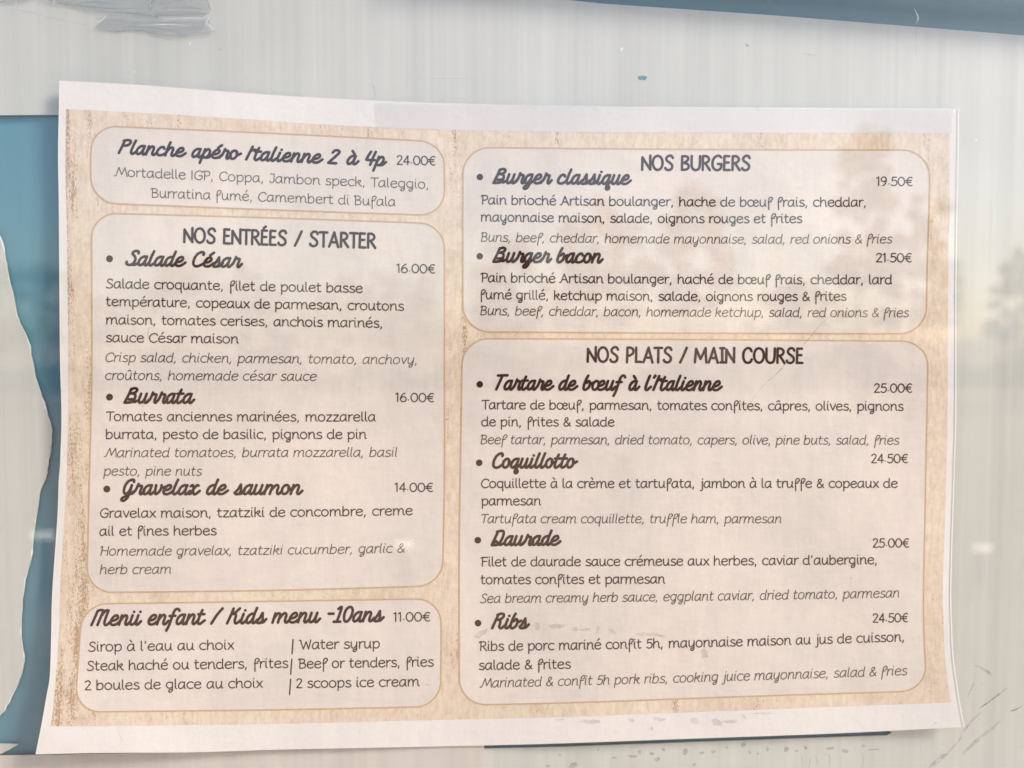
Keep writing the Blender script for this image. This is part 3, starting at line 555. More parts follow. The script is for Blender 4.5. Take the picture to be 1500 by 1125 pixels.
# brush script: base 0, x height 11, tall strokes 21; letters join along the base line
tail = [(7.3, .9), (9.4, 0), (12.2, 4.0)]
bowl = [(7, 9.4), (4.9, 11), (1.7, 9), (.2, 5), (.8, 1.2), (2.8, 0), (5.4, 2), (7, 6)]
SCR = {
 ' ': (8.6, []),
 'a': (11.2, [bowl, [(7.4, 11), (7, 5), *tail]]),
 'b': (11.2, [[(2.6, 21), (1, 12), (.4, 4), (1.6, .5), (4, 0), (7, 3), (7.4, 8), (5.4, 11), (2.8, 8.4)], [(7.2, 8.6), (8.6, 7.4), (11.4, 9)]]),
 'c': (10.0, [[(7.2, 8.8), (5.6, 11), (2.4, 10), (.3, 5.4), (1.2, 1.2), (4, 0), (7.4, .8), (10.8, 4)]]),
 'd': (11.4, [bowl, [(8.2, 21), (7.4, 12), (7, 5), *tail]]),
 'e': (10.2, [[(1.2, 4.6), (5, 5.6), (7.2, 8.2), (5.8, 11), (2.6, 10), (.4, 5.4), (1.3, 1.2), (4, 0), (7.4, .8), (11, 4.4)]]),
 'f': (9.6, [[(9.6, 18), (8.2, 20.6), (5.8, 21), (4, 17), (3.2, 8), (2.4, -2), (1, -9)], [(.2, 9.6), (6.6, 9.8)]]),
 'g': (11.2, [bowl, [(7.4, 11), (7, 2), (6.4, -4), (4.4, -8), (1.6, -8), (1.6, -5), (5, -2), (8.6, .8), (11.6, 4)]]),
 'h': (11.6, [[(1.8, 21), (.9, 10), (.4, 0)], [(.7, 5), (3, 9.6), (5.4, 11), (7.2, 9), (7, 4), *tail]]),
 'i': (6.6, [[(1.6, 11), (1, 4), (1.6, .7), (3.6, 0), (7, 4)], [(2.4, 17), (2.5, 17.1)]]),
 'l': (6.8, [[(2.4, 21), (1.2, 10), (.8, 3.4), (1.6, .6), (3.6, 0), (7.2, 4)]]),
 'm': (18.2, [[(.9, 11), (.4, 0)], [(.7, 4.6), (2.8, 9.6), (5, 11), (6.8, 9), (6.6, 4), (6.4, 0)], [(6.8, 4.6), (9.4, 9.6), (11.6, 11), (13.6, 9), (13.6, 4), (14.3, .9), (16.2, 0), (19, 4)]]),
 'n': (11.8, [[(.9, 11), (.4, 0)], [(.7, 4.6), (3, 9.6), (5.4, 11), (7.2, 9), (7, 4), *tail]]),
 'o': (10.6, [A(3.9, 5.5, 3.7, 5.5, 60, 425, 14), [(6.6, 9), (7, 6.4), (8.6, 5.4), (11.6, 7.4)]]),
 'œ': (17.2, [A(3.9, 5.5, 3.7, 5.5, 60, 425, 14), [(7.6, 4.6), (11.6, 5.6), (14, 8.2), (12.6, 11), (9.4, 10), (7.4, 5.4), (8.3, 1.2), (11, 0), (14.4, .8), (18, 4.4)]]),
 'p': (11.0, [[(1.4, 11), (.8, 2), (0, -9)], [(.9, 5), (3, 9.6), (5.4, 11), (7.6, 8), (7, 3), (4.4, 0), (1.6, .6)], [(4.4, 0), (8, .4), (11.2, 4.4)]]),
 'q': (11.2, [bowl, [(7.4, 11), (7, 2), (6.6, -4), (7.4, -8), (9.4, -8.2), (10.2, -5.6), (8.6, -2.6), (7.6, -.6), (11.6, 4)]]),
 'r': (10.0, [[(-1.2, .6), (1.2, 5), (2.4, 13.2, X_), (3.4, 10.4), (5.4, 10.2), (7, 9.6), (6.6, 4), (7, .8), (8.6, 0), (11, 4)]]),
 's': (9.6, [[(.4, 1.4), (3, 6), (4.6, 12, X_), (5.6, 7.6), (6.6, 3.4), (5, .2), (2, 0), (.4, 2)], [(5, .2), (8, .8), (10.6, 4.4)]]),
 't': (8.0, [[(2.6, 18.6), (1.4, 10), (1, 3.4), (1.8, .6), (4, 0), (8.2, 4)], [(-.8, 11.2), (6, 11.4)]]),
 'u': (11.8, [[(1, 11), (.5, 4), (1.4, .6), (3.2, 0), (5.6, 2), (7, 6)], [(7.4, 11), (7, 5), *tail]]),
 'v': (10.4, [[(.8, 11), (1.6, 4), (3.2, 0), (6.2, 3), (7.2, 8), (6.8, 11)], [(7, 9.4), (8.6, 8), (11, 9)]]),
 'x': (11.2, [[(.2, 9.6), (2, 11), (3.8, 8.4), (4.6, 3), (6.4, 0), (8.4, .2), (11.6, 4)], [(8.6, 10.4), (6.8, 10.8), (4.4, 6.4), (2.4, .6), (.2, .4)]]),
 'P': (12.4, [[(2.6, 20.6), (1.6, 10), (0, 0)], [(1.2, 19), (4.6, 21), (8.6, 20.4), (9.6, 16), (7.6, 11.2), (4.2, 10)]]),
 'I': (8.2, [[(3.2, 20.6), (2, 10), (.4, 0)], [(1.6, 9.4), (3.6, 13), (6.4, 14.6), (9, 13.4)]]),
 'S': (12.2, [[(9.4, 16.4), (8.8, 20), (6, 21), (3.2, 18.6), (3.4, 14.6), (6.4, 10.6), (8, 6), (6.4, 1.6), (3, 0), (-.6, 1.6), (-.8, 4)], [(5, .4), (9, .4), (12.4, 3)]]),
 'C': (12.6, [[(9.4, 16), (9.2, 19.8), (6.4, 21), (2.6, 17), (.6, 9), (1.4, 2.6), (4.6, 0), (8.6, .8), (12.8, 4)]]),
 'B': (14.4, [[(2.8, 20), (1.6, 10), (-.6, 0)], [(2.4, 19), (6.6, 21), (9.6, 18.6), (8.4, 13.4), (4, 11.4)], [(4, 11.4), (8.2, 10.6), (9.8, 6.4), (8, 1.4), (4, .2), (-.6, 0)], [(3, 4), (8.6, 4), (10, .8), (14.4, 3)]]),
 'G': (12.8, [[(9.6, 17), (9.2, 20.2), (6.4, 21), (2.8, 17), (1, 9), (1.8, 2.6), (4.6, .6), (7.4, 4), (8.2, 10.6)], [(8.4, 11), (8.2, 2), (7.4, -5), (4.6, -9.4), (1.4, -8.4), (2.4, -5), (7, -2), (10, .8), (13, 4)]]),
 'M': (20.0, [[(2.6, 19.6), (1.6, 10), (0, 0)], [(2.2, 18.6), (5.2, 21), (9, 20, X_), (8, 10), (6.6, 0)], [(8.6, 12), (11.4, 19.6), (14.6, 20, X_), (13.8, 10), (13.6, 3), (15, .2), (17, .2), (20.4, 4)]]),
 'K': (14.0, [[(2.8, 20.6), (1.8, 10), (0, 0)], [(9.8, 20.6), (6, 13.6), (2.4, 10.6)], [(4, 11.4), (7.4, 9.8), (7.6, 4), (8.8, .4), (11, .2), (14.4, 4)]]),
 'T': (12.2, [[(.2, 20.4), (5, 20.8), (12, 21)], [(6, 20.4), (4.6, 10), (2.6, 0)]]),
 'D': (14.2, [[(2.6, 20), (1.4, 10), (-.6, 0)], [(1.4, 19.4), (5.4, 21), (9, 20), (10.2, 13), (9, 5), (6, .6), (1.6, 0), (-.6, 0)], [(1.4, 3), (3.6, 5), (6.4, 2), (9.6, .4), (14.4, 3)]]),
 'R': (13.6, [[(2.8, 20), (1.4, 10), (-.4, 0)], [(1.6, 18.6), (5.2, 21), (8.8, 20), (9.2, 15), (6.6, 11), (3.4, 10.2)], [(6, 10.6), (7.4, 7), (7.4, 2.4), (9, .2), (11, .4), (14, 4)]]),
 '0': (11.6, [A(4.6, 10, 4.2, 10.2, 90, 455, 16)]),
 '1': (9.4, [[(1.4, 17), (4.6, 20.6), (4.4, 10), (3.6, 0)], [(0, 0), (7.4, 0)]]),
 '2': (12.4, [[(1.4, 16), (3.2, 20), (6.6, 20.6), (8.8, 17), (7, 11), (0, .4, X_), (4, .2), (9, .2)]]),
 '4': (12.4, [[(3.2, 20.4), (1.6, 12), (.8, 6.4, X_), (5, 6.2), (10.4, 6.4)], [(8.6, 20.6), (7.4, 8), (6.8, 0)]]),
 '/': (9, [[(8, 21), (3.6, 10), (0, 0)]]),
 '-': (8, [[(0, 9.5), (5.4, 9.5)]]),
 "'": (4.2, [[(2.2, 21.4), (2.6, 20.6), (1.4, 17.6)]]),
}
# narrow capitals: base 0, height 21.4
HD = {
 ' ': (8.0, []),
 'N': (13, [[(.4, 19), (.3, 10), (0, 0)], [(.6, 18.6), (5.4, 9), (9.8, 1)], [(10.2, 21.6), (10, 10), (10, .4)]]),
 'O': (15.4, [A(6.3, 10.6, 6.1, 10.6, 90, 455, 18)]),
 'S': (12.6, [[(9.6, 18), (8.2, 21), (4.8, 21.4), (1.8, 18), (2.4, 14), (6, 10.8), (8.8, 7), (8.2, 2), (4.6, -.2), (1.2, 1), (.2, 3.4)]]),
 'E': (10.4, [[(.8, 21), (.6, 10), (.2, 0)], [(.8, 21), (6.8, 20.8)], [(.8, 11.4), (6, 11.4)], [(.2, .2), (7.2, 0)]]),
 'T': (11.2, [[(-.4, 20.8), (4, 21), (9, 20.8)], [(4.4, 21), (4.4, 10), (4.2, -.4)]]),
 'R': (12.0, [[(.8, 21), (.6, 10), (.4, 0)], [(.8, 21), (5.4, 20.6), (8.2, 17), (7, 12.6), (3.6, 10.6), (.8, 10.2)], [(3.4, 10.4), (6.4, 5), (9.2, -.2)]]),
 'A': (14.2, [[(0, -.2), (3.4, 11), (6.4, 21.2, X_), (8.6, 11), (11.2, -.6)], [(2.6, 6.6), (9.8, 6.4)]]),
 'B': (12.2, [[(.8, 20.4), (.6, 10), (.4, 0)], [(.8, 20.6), (5.6, 20.6), (8.2, 18), (7, 14), (2.6, 10.6)], [(2.6, 10.6), (7.2, 9), (8.8, 5), (6.6, 1), (.4, .2)]]),
 'U': (13.6, [[(.4, 21), (.2, 10), (.8, 3.4), (4.4, -.2), (8.8, 1.6), (10.4, 8), (10.8, 21)]]),
 'G': (14.6, [[(11.4, 19), (9, 21.4), (4.8, 20.6), (1.2, 15), (.6, 7), (3, 1.2), (7, -.2), (10.6, 2.6), (11.6, 9, X_), (7.4, 9.2)]]),
 'P': (11.4, [[(1, 20.8), (.8, 10), (.4, -.4)], [(1, 21), (5.4, 20.8), (8.4, 17.4), (7.6, 12.6), (4, 9.6), (1, 9.2)]]),
 'L': (9.8, [[(.6, 21), (.6, 10), (.2, .2, X_), (3.4, .4), (7, .2)]]),
 'M': (17.4, [[(0, 0), (.8, 10), (1.6, 20, X_), (4.4, 12), (7, 5, X_), (10.4, 13), (13.4, 21, X_), (13.8, 10), (14.4, -.2)]]),
 'I': (7.6, [[(.2, 21), (5.4, 21)], [(2.8, 21), (2.8, 0)], [(.2, .2), (5.4, .2)]]),
 'C': (14.0, [[(11, 16.6), (9.2, 20.6), (5.4, 21.2), (1.6, 16.4), (.6, 8.6), (2.6, 1.8), (6.6, -.2), (10, 1.6), (11.2, 5)]]),
 '/': (10.6, [[(8.4, 21.4), (4.2, 10), (0, -.4)]]),
}
STY = {'body': (PR, 1.0, 1.8, 0.0, 9.4, M_inkB), 'ital': (PR, 1.0, 1.42, 0.16, 9.4, M_inkL), 'light': (PR, 1.0, 1.36, 0.0, 9.4, M_inkL),
       'price': (PR, 1.0, 1.8, 0.0, 9.4, M_inkB), 'script': (SCR, 1.0, 4.05, 0.22, 12.4, M_ink), 'head': (HD, 1.0, 3.8, 0.0, 21.0, M_ink)}
zc = [0]
def pen(path, w_, V, Fc):
    """sweep a round pen of width w_ (px) along path (px), on the paper"""
    # resample lightly
    P = [path[0]]
    for p in path[1:]:
        if math.hypot(p[0] - P[-1][0], p[1] - P[-1][1]) > 0.45: P.append(p)
    if len(P) == 1: P = [(P[0][0] - 0.15, P[0][1]), (P[0][0] + 0.15, P[0][1])]
    r = w_ / 2; off0 = 0.00015 + (zc[0] % 40) * 7e-7; zc[0] += 1
    n = len(P); b = len(V)
    for i, (x, y) in enumerate(P):
        a = P[max(i - 1, 0)]; c = P[min(i + 1, n - 1)]; tx, ty = c[0] - a[0], c[1] - a[1]; q = math.hypot(tx, ty) or 1
        nx, ny = -ty / q * r, tx / q * r; o = off0 + i * 1.2e-8
        V.append(on_menu(x + nx, y + ny, o)); V.append(on_menu(x - nx, y - ny, o))
    for i in range(n - 1): Fc.append((b + 2 * i, b + 2 * i + 1, b + 2 * i + 3, b + 2 * i + 2))
    K = 6 if w_ > 2 else 4
    for (c, o_, s) in ((P[0], P[1], 0), (P[-1], P[-2], n - 1)):
        ang = math.atan2(c[1] - o_[1], c[0] - o_[0]); base = len(V); o = off0 + s * 1.2e-8
        for k in range(K + 1):
            a = ang - math.pi / 2 + math.pi * k / K; V.append(on_menu(c[0] + r * math.cos(a), c[1] + r * math.sin(a), o))
        Fc.append(tuple(range(base, base + K + 1)))
def ym_(y): return y if y <= 0 else (y * 1.2 if y < 11 else 13.2 + (y - 11) * 0.80)
def layout(text, style):
    """returns strokes as centre lines in font units, and ink extent"""
    G, _, sw, slant, xh, mat = STY[style]; x = 0; out = []
    for ch in text:
        base, acc = ACC.get(ch, (ch, 0))
        adv, strokes = G[base]
        ss = [list(s) for s in strokes]
        if style == 'script': ss = [[(p[0], ym_(p[1]), *p[2:]) for p in s] for s in ss]
        if acc:
            top = xh + (3.2 if style != 'script' else 4.2) if style != 'head' else 24
            h = 2.4 if style != 'script' else 4.2
            cx = 4.4 if style != 'script' else 4.6
            if style == 'head': ss.append([(3, 24.6), (5.4, 27)])
            elif acc == 1: ss.append([(cx - .2, top), (cx + h * .75, top + h)])
            elif acc == 2: ss.append([(cx + .6, top), (cx - h * .6, top + h)])
            elif acc == 3: ss.append([(cx - 2, top), (cx, top + 1.7, X_), (cx + 2, top)])
            elif acc == 4: ss += [[(1.6, 18.0), (1.7, 18.1)], [(8.6, 18.0), (8.7, 18.1)]]
        if style == 'price' and ch == '.': ss = [[(.9, 2.6), (1.0, 2.6)]]
        for s in ss:
            segs = [[]]
            for p in s:
                segs[-1].append((p[0], p[1]))
                if len(p) > 2: segs.append([(p[0], p[1])])
            for g_ in segs:
                if len(g_) >= 2:
                    g2 = smooth_curve(g_, 4 if style in ('body', 'ital', 'light', 'price') else 6)
                    out.append([(x + a + slant * b_, b_) for a, b_ in g2])
        x += adv
    xs = [p[0] for s in out for p in s]
    return out, min(xs), max(xs)
rj = random.Random(11)
def text(t, style, x0, y0, x1, y1, ym=None, size=1.0, parent=None, name=None, label=None, weight=1.0):
    """ink runs from x0 to x1 (px); base line passes y0, ym (middle) and y1 at its lower ink edge"""
    G, _, sw, slant, xh, mat = STY[style]; sw = sw * weight
    S_, mn, mx = layout(t, style)
    k = (x1 - x0 - sw) / (mx - mn); V, Fc = [], []
    for s in S_:
        path = []
        for a, b in s:
            x = x0 + sw / 2 + (a - mn) * k; q = (x - x0) / (x1 - x0)
            yb = y0 + (y1 - y0) * q
            if ym is not None: yb += (ym - (y0 + y1) / 2) * 4 * q * (1 - q)
            path.append((x, yb - sw / 2 - b * size))
        pen(path, sw, V, Fc)
    nm = name or {'body': 'description', 'ital': 'translation', 'light': 'description', 'price': 'price', 'script': 'dish_name', 'head': 'heading'}[style]
    o = mchild(nm, V, Fc, mat, parent)
    o['label'] = label or (nm.replace('_', ' ') + ' line reading ' + t)
    return o
def bullet(u, v_, p, r=5.1):
    V = [on_menu(u + r * math.cos(i * math.pi / 10), v_ + r * math.sin(i * math.pi / 10), 0.00016) for i in range(20)]
    mchild("bullet", V, [tuple(range(20))], M_ink, p)
def bar(x0, y0, x1, y1, p):
    V, Fc = [], []; pen([(x0 + (x1 - x0) * i / 6, y0 + (y1 - y0) * i / 6) for i in range(7)], 2.0, V, Fc); mchild("divider_bar", V, Fc, M_inkB, p)

T = text
T("Planche apéro Italienne 2 à 4p", 'script', 172, 226, 567.5, 244.3, 236, 0.92, P1)
T("24.00€", 'price', 581, 241.6, 638, 242.8, None, 1.0, P1)
T("Mortadelle IGP, Coppa, Jambon speck, Taleggio,", 'light', 167, 258.5, 627, 277, 268.3, 1.0, P1)
T("Burratina fumé, Camembert di Bufala", 'light', 220.5, 289.7, 580, 302.8, 296, 1.0, P1)

T("NOS ENTRÉES / STARTER", 'head', 268, 356.6, 551.5, 365, 360.8, 0.98, P2)
bullet(160.5, 379, P2); T("Salade César", 'script', 183, 390, 356.5, 393.3, None, 0.98, P2); T("16.00€", 'price', 580.6, 400, 637.5, 401, None, 0.98, P2)
T("Salade croquante, filet de poulet basse", 'body', 155, 422.6, 531.5, 429.6, 426, 1.0, P2)
T("température, copeaux de parmesan, croutons", 'body', 155, 448.7, 592, 455.8, 452.3, 1.0, P2)
T("maison, tomates cerises, anchois marinés,", 'body', 155, 475.6, 559.5, 480.6, 477.8, 1.0, P2)
T("sauce César maison", 'body', 155, 501.6, 350, 503.7, None, 1.0, P2)
T("Crisp salad, chicken, parmesan, tomato, anchovy,", 'ital', 154.5, 530.5, 610, 534, 532.2, 1.0, P2)
T("croûtons, homemade césar sauce", 'ital', 154, 556.9, 464, 558.3, None, 1.0, P2)
bullet(160.5, 581.7, P2); T("Burrata", 'script', 180.5, 591.8, 286.5, 592.2, None, 1.0, P2); T("16.00€", 'price', 579, 589, 636, 589.7, None, 0.98, P2)
T("Tomates anciennes marinées, mozzarella", 'body', 155, 617.2, 551, 617.8, 617.7, 1.0, P2)
T("burrata, pesto de basilic, pignons de pin", 'body', 155, 643.5, 537.5, 643.5, None, 1.0, P2)
T("Marinated tomatoes, burrata mozzarella, basil", 'ital', 152, 670.2, 582, 669.5, None, 1.0, P2)
T("pesto, pine nuts", 'ital', 151.3, 697, 296, 697.3, None, 1.0, P2)
bullet(156.5, 716.4, P2); T("Gravelax de saumon", 'script', 175.5, 726, 445, 725.6, None, 1.0, P2); T("14.00€", 'price', 578, 721, 634.5, 721, None, 0.98, P2)
T("Gravelax maison, tzatziki de concombre, creme", 'body', 146.5, 758.9, 604.6, 755, 757.9, 1.0, P2)
T("ail et fines herbes", 'body', 145.5, 785.4, 317.6, 784.5, None, 1.0, P2)
T("Homemade gravelax, tzatziki cucumber, garlic &", 'ital', 147, 814.3, 593, 809.8, 813.2, 1.0, P2)
T("herb cream", 'ital', 146, 841.5, 251, 840.8, None, 1.0, P2)

T("Menü enfant / Kids menu -10ans", 'script', 132, 917.8, 564, 911.6, 915, 1.04, P3)
T("11.00€", 'price', 576, 911, 630.3, 910.7, None, 1.0, P3)
T("Sirop à l'eau au choix", 'body', 129, 955, 343.3, 952, None, 1.03, P3); bar(429.3, 937, 427.8, 957.6, P3); T("Water syrup", 'body', 438, 951.8, 556.5, 950, None, 1.03, P3)
T("Steak haché ou tenders, frites", 'body', 126.8, 983, 422.6, 978.8, None, 1.03, P3); bar(427.5, 965.6, 425.8, 987.5, P3); T("Beef or tenders, fries", 'body', 436.4, 979.8, 635.6, 976.8, None, 1.03, P3)
T("2 boules de glace au choix", 'body', 124, 1011.5, 385.3, 1008, None, 1.03, P3); bar(425.9, 995, 424.3, 1017.4, P3); T("2 scoops ice cream", 'body', 433.8, 1008.5, 615, 1005.7, None, 1.03, P3)

T("NOS BURGERS", 'head', 938.8, 250.7, 1100, 251, None, 0.97, P4)
bullet(703, 259.2, P4, 4.8); T("Burger classique", 'script', 721, 270, 926, 271.6, None, 0.97, P4); T("19.50€", 'price', 1283.6, 272.5, 1337, 273, None, 0.98, P4)
T("Pain brioché Artisan boulanger, hache de bœuf frais, cheddar,", 'body', 704, 299.8, 1268, 303.2, 302.6, 0.98, P4)
T("mayonnaise maison, salade, oignons rouges et frites", 'body', 704, 324.8, 1175.5, 327.2, 327, 0.98, P4)
T("Buns, beef, cheddar, homemade mayonnaise, salad, red onions & fries", 'ital', 704.5, 354.2, 1307.2, 356.9, 357, 0.98, P4)
bullet(702.8, 375.3, P4, 4.8); T("Burger bacon", 'script', 720.8, 385.3, 884.8, 386.6, None, 0.97, P4); T("21.50€", 'price', 1283.3, 384.6, 1335.6, 384.6, None, 0.98, P4)
T("Pain brioché Artisan boulanger, haché de bœuf frais, cheddar, lard", 'body', 703.7, 413.8, 1307.6, 416.8, 416.2, 0.98, P4)
T("fumé grillé, ketchup maison, salade, oignons rouges & frites", 'body', 703.7, 438.5, 1240.2, 441, 441.1, 0.98, P4)
T("Buns, beef, cheddar, bacon, homemade ketchup, salad, red onions & fries", 'ital', 703.5, 461.9, 1331.8, 464.9, 464.2, 0.98, P4)

T("NOS PLATS / MAIN COURSE", 'head', 859, 531.8, 1177.3, 533.6, None, 1.0, P5)
bullet(702.8, 563, P5, 4.9); T("Tartare de bœuf à l'Italienne", 'script', 725, 572.5, 1059.3, 573.6, None, 0.98, P5); T("25.00€", 'price', 1280.3, 575.6, 1336.3, 575.6, None, 0.98, P5)
T("Tartare de bœuf, parmesan, tomates confites, câpres, olives, pignons", 'body', 705.3, 600, 1323.8, 602.3, None, 0.98, P5)
T("de pin, frites & salade", 'body', 705, 625, 900.4, 625.3, None, 0.98, P5)
T("Beef tartar, parmesan, dried tomato, capers, olive, pine buts, salad, fries", 'ital', 704, 650.9, 1317.6, 651.8, None, 0.98, P5)
bullet(702, 677.8, P5, 4.9); T("Coquillotto", 'script', 720.8, 687, 847.3, 686.8, None, 0.98, P5); T("24.50€", 'price', 1276, 678.8, 1330, 678.8, None, 0.98, P5)
T("Coquillette à la crème et tartufata, jambon à la truffe & copeaux de", 'body', 704.7, 715.4, 1315.2, 715.1, None, 0.98, P5)
T("parmesan", 'body', 705, 740.9, 793, 740.7, None, 0.98, P5)
T("Tartufata cream coquillette, truffle ham, parmesan", 'ital', 705, 766.8, 1144.8, 766.8, None, 0.98, P5)
bullet(700, 791.3, P5, 4.9); T("Daurade", 'script', 718.3, 800.6, 823, 800, None, 0.98, P5); T("25.00€", 'price', 1278.3, 802.6, 1331.8, 802.4, None, 0.98, P5)
T("Filet de daurade sauce crémeuse aux herbes, caviar d'aubergine,", 'body', 703.7, 830.2, 1284.2, 827, 829.1, 1.0, P5)
T("tomates confites et parmesan", 'body', 703.7, 856.4, 974.8, 855.3, None, 1.0, P5)
T("Sea bream creamy herb sauce, eggplant caviar, dried tomato, parmesan", 'ital', 703, 883.8, 1317.6, 875.4, 880.6, 1.0, P5)
bullet(700.3, 912.8, P5, 4.9); T("Ribs", 'script', 719, 922.3, 776.8, 922, None, 1.0, P5); T("24.50€", 'price', 1278.3, 912.6, 1330.4, 911.8, None, 0.98, P5)
T("Ribs de porc mariné confit 5h, mayonnaise maison au jus de cuisson,", 'body', 701.2, 954.2, 1324, 940, 948.9, 1.02, P5)
T("salade & frites", 'body', 701.2, 982, 836.4, 980, None, 1.02, P5)
T("Marinated & confit 5h pork ribs, cooking juice mayonnaise, salad & fries", 'ital', 702.5, 1008, 1329.2, 989.3, 999.6, 1.02, P5)

# crease and rubbed marks that belong to the menu
def mark(name, pts, wpx, mat, off=0.00022, seed=0):
    r = random.Random(seed); P = smooth_curve(pts, 6); m = len(P); v = []
    for sgn in (1, -1):
        for i, (x, y) in enumerate(P):
            a = P[max(i - 1, 0)]; b = P[min(i + 1, m - 1)]; tx, ty = b[0] - a[0], b[1] - a[1]; q = math.hypot(tx, ty) or 1
            e = wpx / 2 * (0.6 + 0.4 * r.random()) * min(1, 0.2 + 2 * min(i, m - 1 - i) / m) * sgn
            v.append(on_menu(x - ty / q * e, y + tx / q * e, off))
    return mchild(name, v, [(i, i + 1, m + i + 1, m + i) for i in range(m - 1)], mat)
M_crease = m_stain("crease_grey", (0.32, 0.31, 0.29), 0.4, 500, 0.3, 0.7)
mark("crease", [(1235, 448), (1218, 462), (1203, 474), (1185, 496), (1160, 522), (1140, 545), (1118, 565), (1100, 588), (1082, 616)], 1.5, M_crease)
mark("crease", [(222, 500), (217, 492), (219, 480), (224, 482)], 2.0, M_crease)
mark("crease", [(208, 598), (210, 592), (212, 584)], 2.2, M_crease)
mark("crease", [(169, 1064), (176, 1078), (184, 1092)], 0.9, M_crease)
def mblob(name, lst, mat, seed=2):
    r = random.Random(seed); v, f = [], []
    for bi, (u, w_, ru, rv, rot) in enumerate(lst):
        b = len(v); n = 18; o = 0.00023 + bi * 1e-6; v.append(on_menu(u, w_, o)); ph = r.uniform(0, 6)
        for i in range(n):
            a = i * 6.2832 / n; k = 1 + 0.25 * math.sin(2 * a + ph) + 0.16 * math.sin(5 * a + ph * 2) + r.uniform(-0.1, 0.1)
            x, y = ru * k * math.cos(a), rv * k * math.sin(a)
            v.append(on_menu(u + x * math.cos(rot) - y * math.sin(rot), w_ + x * math.sin(rot) + y * math.cos(rot), o))
        f += [(b, b + 1 + (i + 1) % n, b + 1 + i) for i in range(n)]
    return mchild(name, v, f, mat)
M_rub = m_stain("rubbed_grey", (0.42, 0.40, 0.39), 0.25, 200, 0.3, 0.6)
tag(mblob("rub_marks", [(786, 917, 5, 5, 0), (815, 917, 10, 4, 0), (842, 921, 5, 2.6, 0.1), (856, 922, 9, 1.8, 0), (876, 922, 2, 8, 0.2), (897, 925, 5, 4, 0.4), (945, 929, 12, 3, 0.05), (705, 928, 9, 5, -0.6), (1032, 957, 6, 6, 0.5), (968, 931, 10, 2, 0.1),
                  (865, 1057, 16, 3, 0.1), (925, 1055, 5, 2, 0.5), (965, 1053, 8, 3, 0.1), (1018, 1056, 9, 3.6, 0.4), (1050, 1058, 9, 4, 0.2), (1070, 1057, 9, 3, 0.1), (1090, 1049, 6, 1.6, 0.7), (955, 1067, 3, 1.2, 0.7), (1115, 1045, 12, 1.4, 0), (1370, 1059, 2, 1, 0), (820, 1054, 6, 1.2, 0),
                  (626, 1003, 2, 1.4, 0), (1247, 847, 2.4, 1, 0.1), (1110, 160.5, 5, 2.6, 0.3)], M_rub), kind='stuff')

# pale ribbons that paint a highlight along the sheet's side edges
def rim(pts, sx, name="edge_highlight"):
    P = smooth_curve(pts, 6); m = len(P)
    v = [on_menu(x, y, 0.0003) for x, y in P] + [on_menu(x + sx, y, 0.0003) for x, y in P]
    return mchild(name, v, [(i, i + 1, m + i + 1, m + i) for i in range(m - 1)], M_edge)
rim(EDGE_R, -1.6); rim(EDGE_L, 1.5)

# ------------------------------------------------------------------ tape
def film(name, px, d, mat, amp, label, cat, nres=46, seed=0, parent=None, on=None):
    """a crinkled film cut to the outline px, standing d off the board"""
    xs = [p[0] for p in px]; ys = [p[1] for p in px]; x0, x1, y0, y1 = min(xs), max(xs), min(ys), max(ys)
    r = random.Random(seed); ph = [r.uniform(0, 6) for _ in range(8)]
    def inside(x, y):
        c = False; n = len(px)
        for i in range(n):
            a, b = px[i], px[i - 1]
            if (a[1] > y) != (b[1] > y) and x < (b[0] - a[0]) * (y - a[1]) / (b[1] - a[1]) + a[0]: c = not c
        return c
    import bmesh
    bm = bmesh.new(); n = len(px)
    fv = [bm.verts.new((p[0], -p[1], 0)) for p in px]; bm.faces.new(fv)
    st = max((x1 - x0), (y1 - y0)) / nres
    k = x0 + st
    while k < x1:
        bmesh.ops.bisect_plane(bm, geom=bm.verts[:] + bm.edges[:] + bm.faces[:], plane_co=(k, 0, 0), plane_no=(1, 0.12, 0)); k += st
    k = y0 + st
    while k < y1:
        bmesh.ops.bisect_plane(bm, geom=bm.verts[:] + bm.edges[:] + bm.faces[:], plane_co=(0, -k, 0), plane_no=(-0.1, 1, 0)); k += st
    for q in bm.verts:
        x, y = q.co.x, -q.co.y
        h = amp * (abs(math.sin(x / 90 + y / 6 + ph[0])) + 0.7 * abs(math.sin(y / 4.3 - x / 110 + ph[1])) + 0.5 * math.sin(x / 38 + ph[2]) * math.sin(y / 6 + ph[3]) + r.uniform(0, 0.12))
        q.co = (on or at)(x, y, d + h)
    me = bpy.data.meshes.new(name); bm.normal_update(); bm.to_mesh(me); bm.free(); me.materials.append(mat)
    o = bpy.data.objects.new(name, me); C.objects.link(o)
    if parent: o.parent = parent
    return tag(o, label, cat)
PANE = 0.0155
scrap1 = film("tape_scrap", jag([(-30, -40), (228, -40), (226, 2), (219, 19), (205, 20), (170, 18.5), (150, 17), (128, 14), (100, 9), (78, 3), (58, -4), (40, 0), (30, 2), (-30, 8)], 0.5, 8), 0.0014, M_tapeS, 0.0006, "crumpled clear tape at the top left corner, upper piece", "tape", 60, 1)
scrap2 = film("tape_scrap", jag([(139, 39), (152, 29), (156, 20), (172, 19), (214, 21), (228, 24), (300, 23), (308, 18), (300, -40), (222, -40), (221, 6), (220, 19), (228, 24), (240, 27), (303, 27), (309, 22), (306, 33), (316, 47), (302, 47), (288, 49), (272, 53), (258, 53), (240, 50.5), (216, 47), (200, 45.5), (186, 45), (170, 48), (152, 44)], 0.3, 12), 0.0013, M_tapeS, 0.0007, "crumpled clear tape near the top left, lower piece ending in points", "tape", 60, 2)
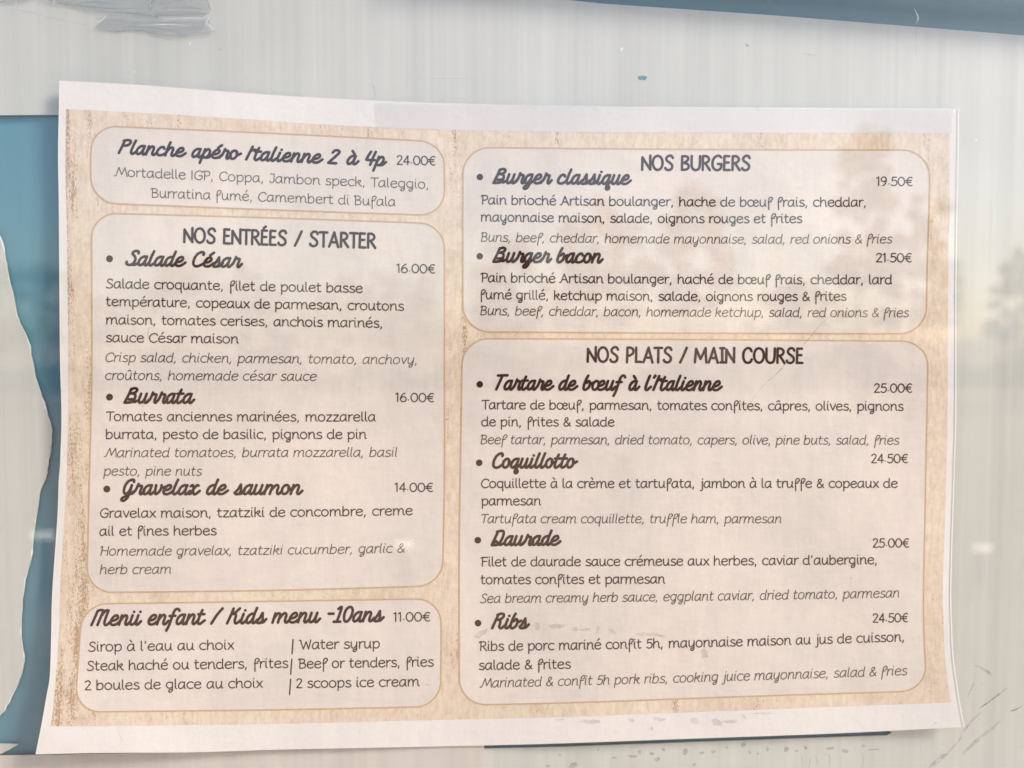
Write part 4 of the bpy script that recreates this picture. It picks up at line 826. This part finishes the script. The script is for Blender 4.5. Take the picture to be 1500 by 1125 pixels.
creases = [([(60, 2), (110, 8), (160, 12), (228, 13)], 0.9, 0), ([(20, 12), (24, 5), (22, -3)], 0.8, 1), ([(66, 14), (70, 4), (60, -4)], 0.9, 1), ([(76, 10), (80, 3), (77, -3)], 0.8, 1), ([(112, 5), (140, 3), (170, 6)], 0.8, 0),
  ([(222, 12), (219, 4), (222, -4)], 1.4, 1), ([(215, 14), (219, 6), (220, -4)], 0.8, 0), ([(150, 18), (190, 19), (218, 20)], 1.3, 0), ([(190, 31), (240, 33), (300, 33)], 0.8, 0), ([(200, 37), (250, 36), (278, 38)], 0.9, 1), ([(160, 42), (200, 39), (250, 44), (270, 51)], 1.0, 0),
  ([(303, 0), (306, 8), (309, 16)], 1.6, 0), ([(309, 18), (306, 27), (302, 33), (309, 39), (315, 47)], 1.2, 1), ([(295, 24), (297, 34), (293, 44)], 0.8, 0), ([(139, 39), (148, 30), (158, 21)], 0.9, 1), ([(139, 40), (165, 46), (200, 44), (230, 50), (270, 53)], 0.9, 0), ([(240, 18), (243, 10), (246, 22)], 0.9, 0), ([(156, 20), (146, 29), (141, 24)], 0.9, 0)]
for k, (pts, wd, wh) in enumerate(creases):
    scrape("tape_crease", pts, wd, 0.0033 + k * 1e-5, M_white if wh else M_fold, scrap2 if pts[0][1] > 17 or pts[0][0] > 235 else scrap1, seed=k)
tp = film("tape_strip", jag([(549, 150), (1060, 157), (1240, 158.5), (1396, 159), (1398, 193), (1200, 194), (900, 194), (640, 189.5), (552, 186.5)], 0.4, 14), 0.0003, M_tape, 0.00004, "clear tape strip along the right part of the menu's top margin", "tape", 80, 3, None, on_menu)
for k, (pts, wd, m_) in enumerate([([(541, 116), (546, 124), (549, 134), (551, 144)], 1.3, M_smudge), ([(592, 115), (640, 115), (696, 115)], 1.0, M_smudge), ([(811, 117), (815, 128), (821, 142), (824, 152)], 1.3, M_smudge), ([(0, 11), (26, 14), (47, 18), (70, 25), (98, 30), (140, 40)], 1.1, M_smudge), ([(225, 51), (250, 58), (270, 60)], 1.0, M_smudge), ([(1341, 30), (1341, 60), (1341, 88)], 0.8, M_smudge)]):
    scrape("film_edge", pts, wd, DB + 0.0002 + k * 1e-5, m_, bd, seed=k + 30)

# ------------------------------------------------------------------ the window pane in front of it all
pc = at(750, 562, PANE)
pane = boxm("window_pane", (pc.x, WALL - PANE - 0.002, 1.5), 1.5, 0.004, 1.2, M_glass); tag(pane, "clear glass pane in front of the menu mirroring sky and trees", "window pane")
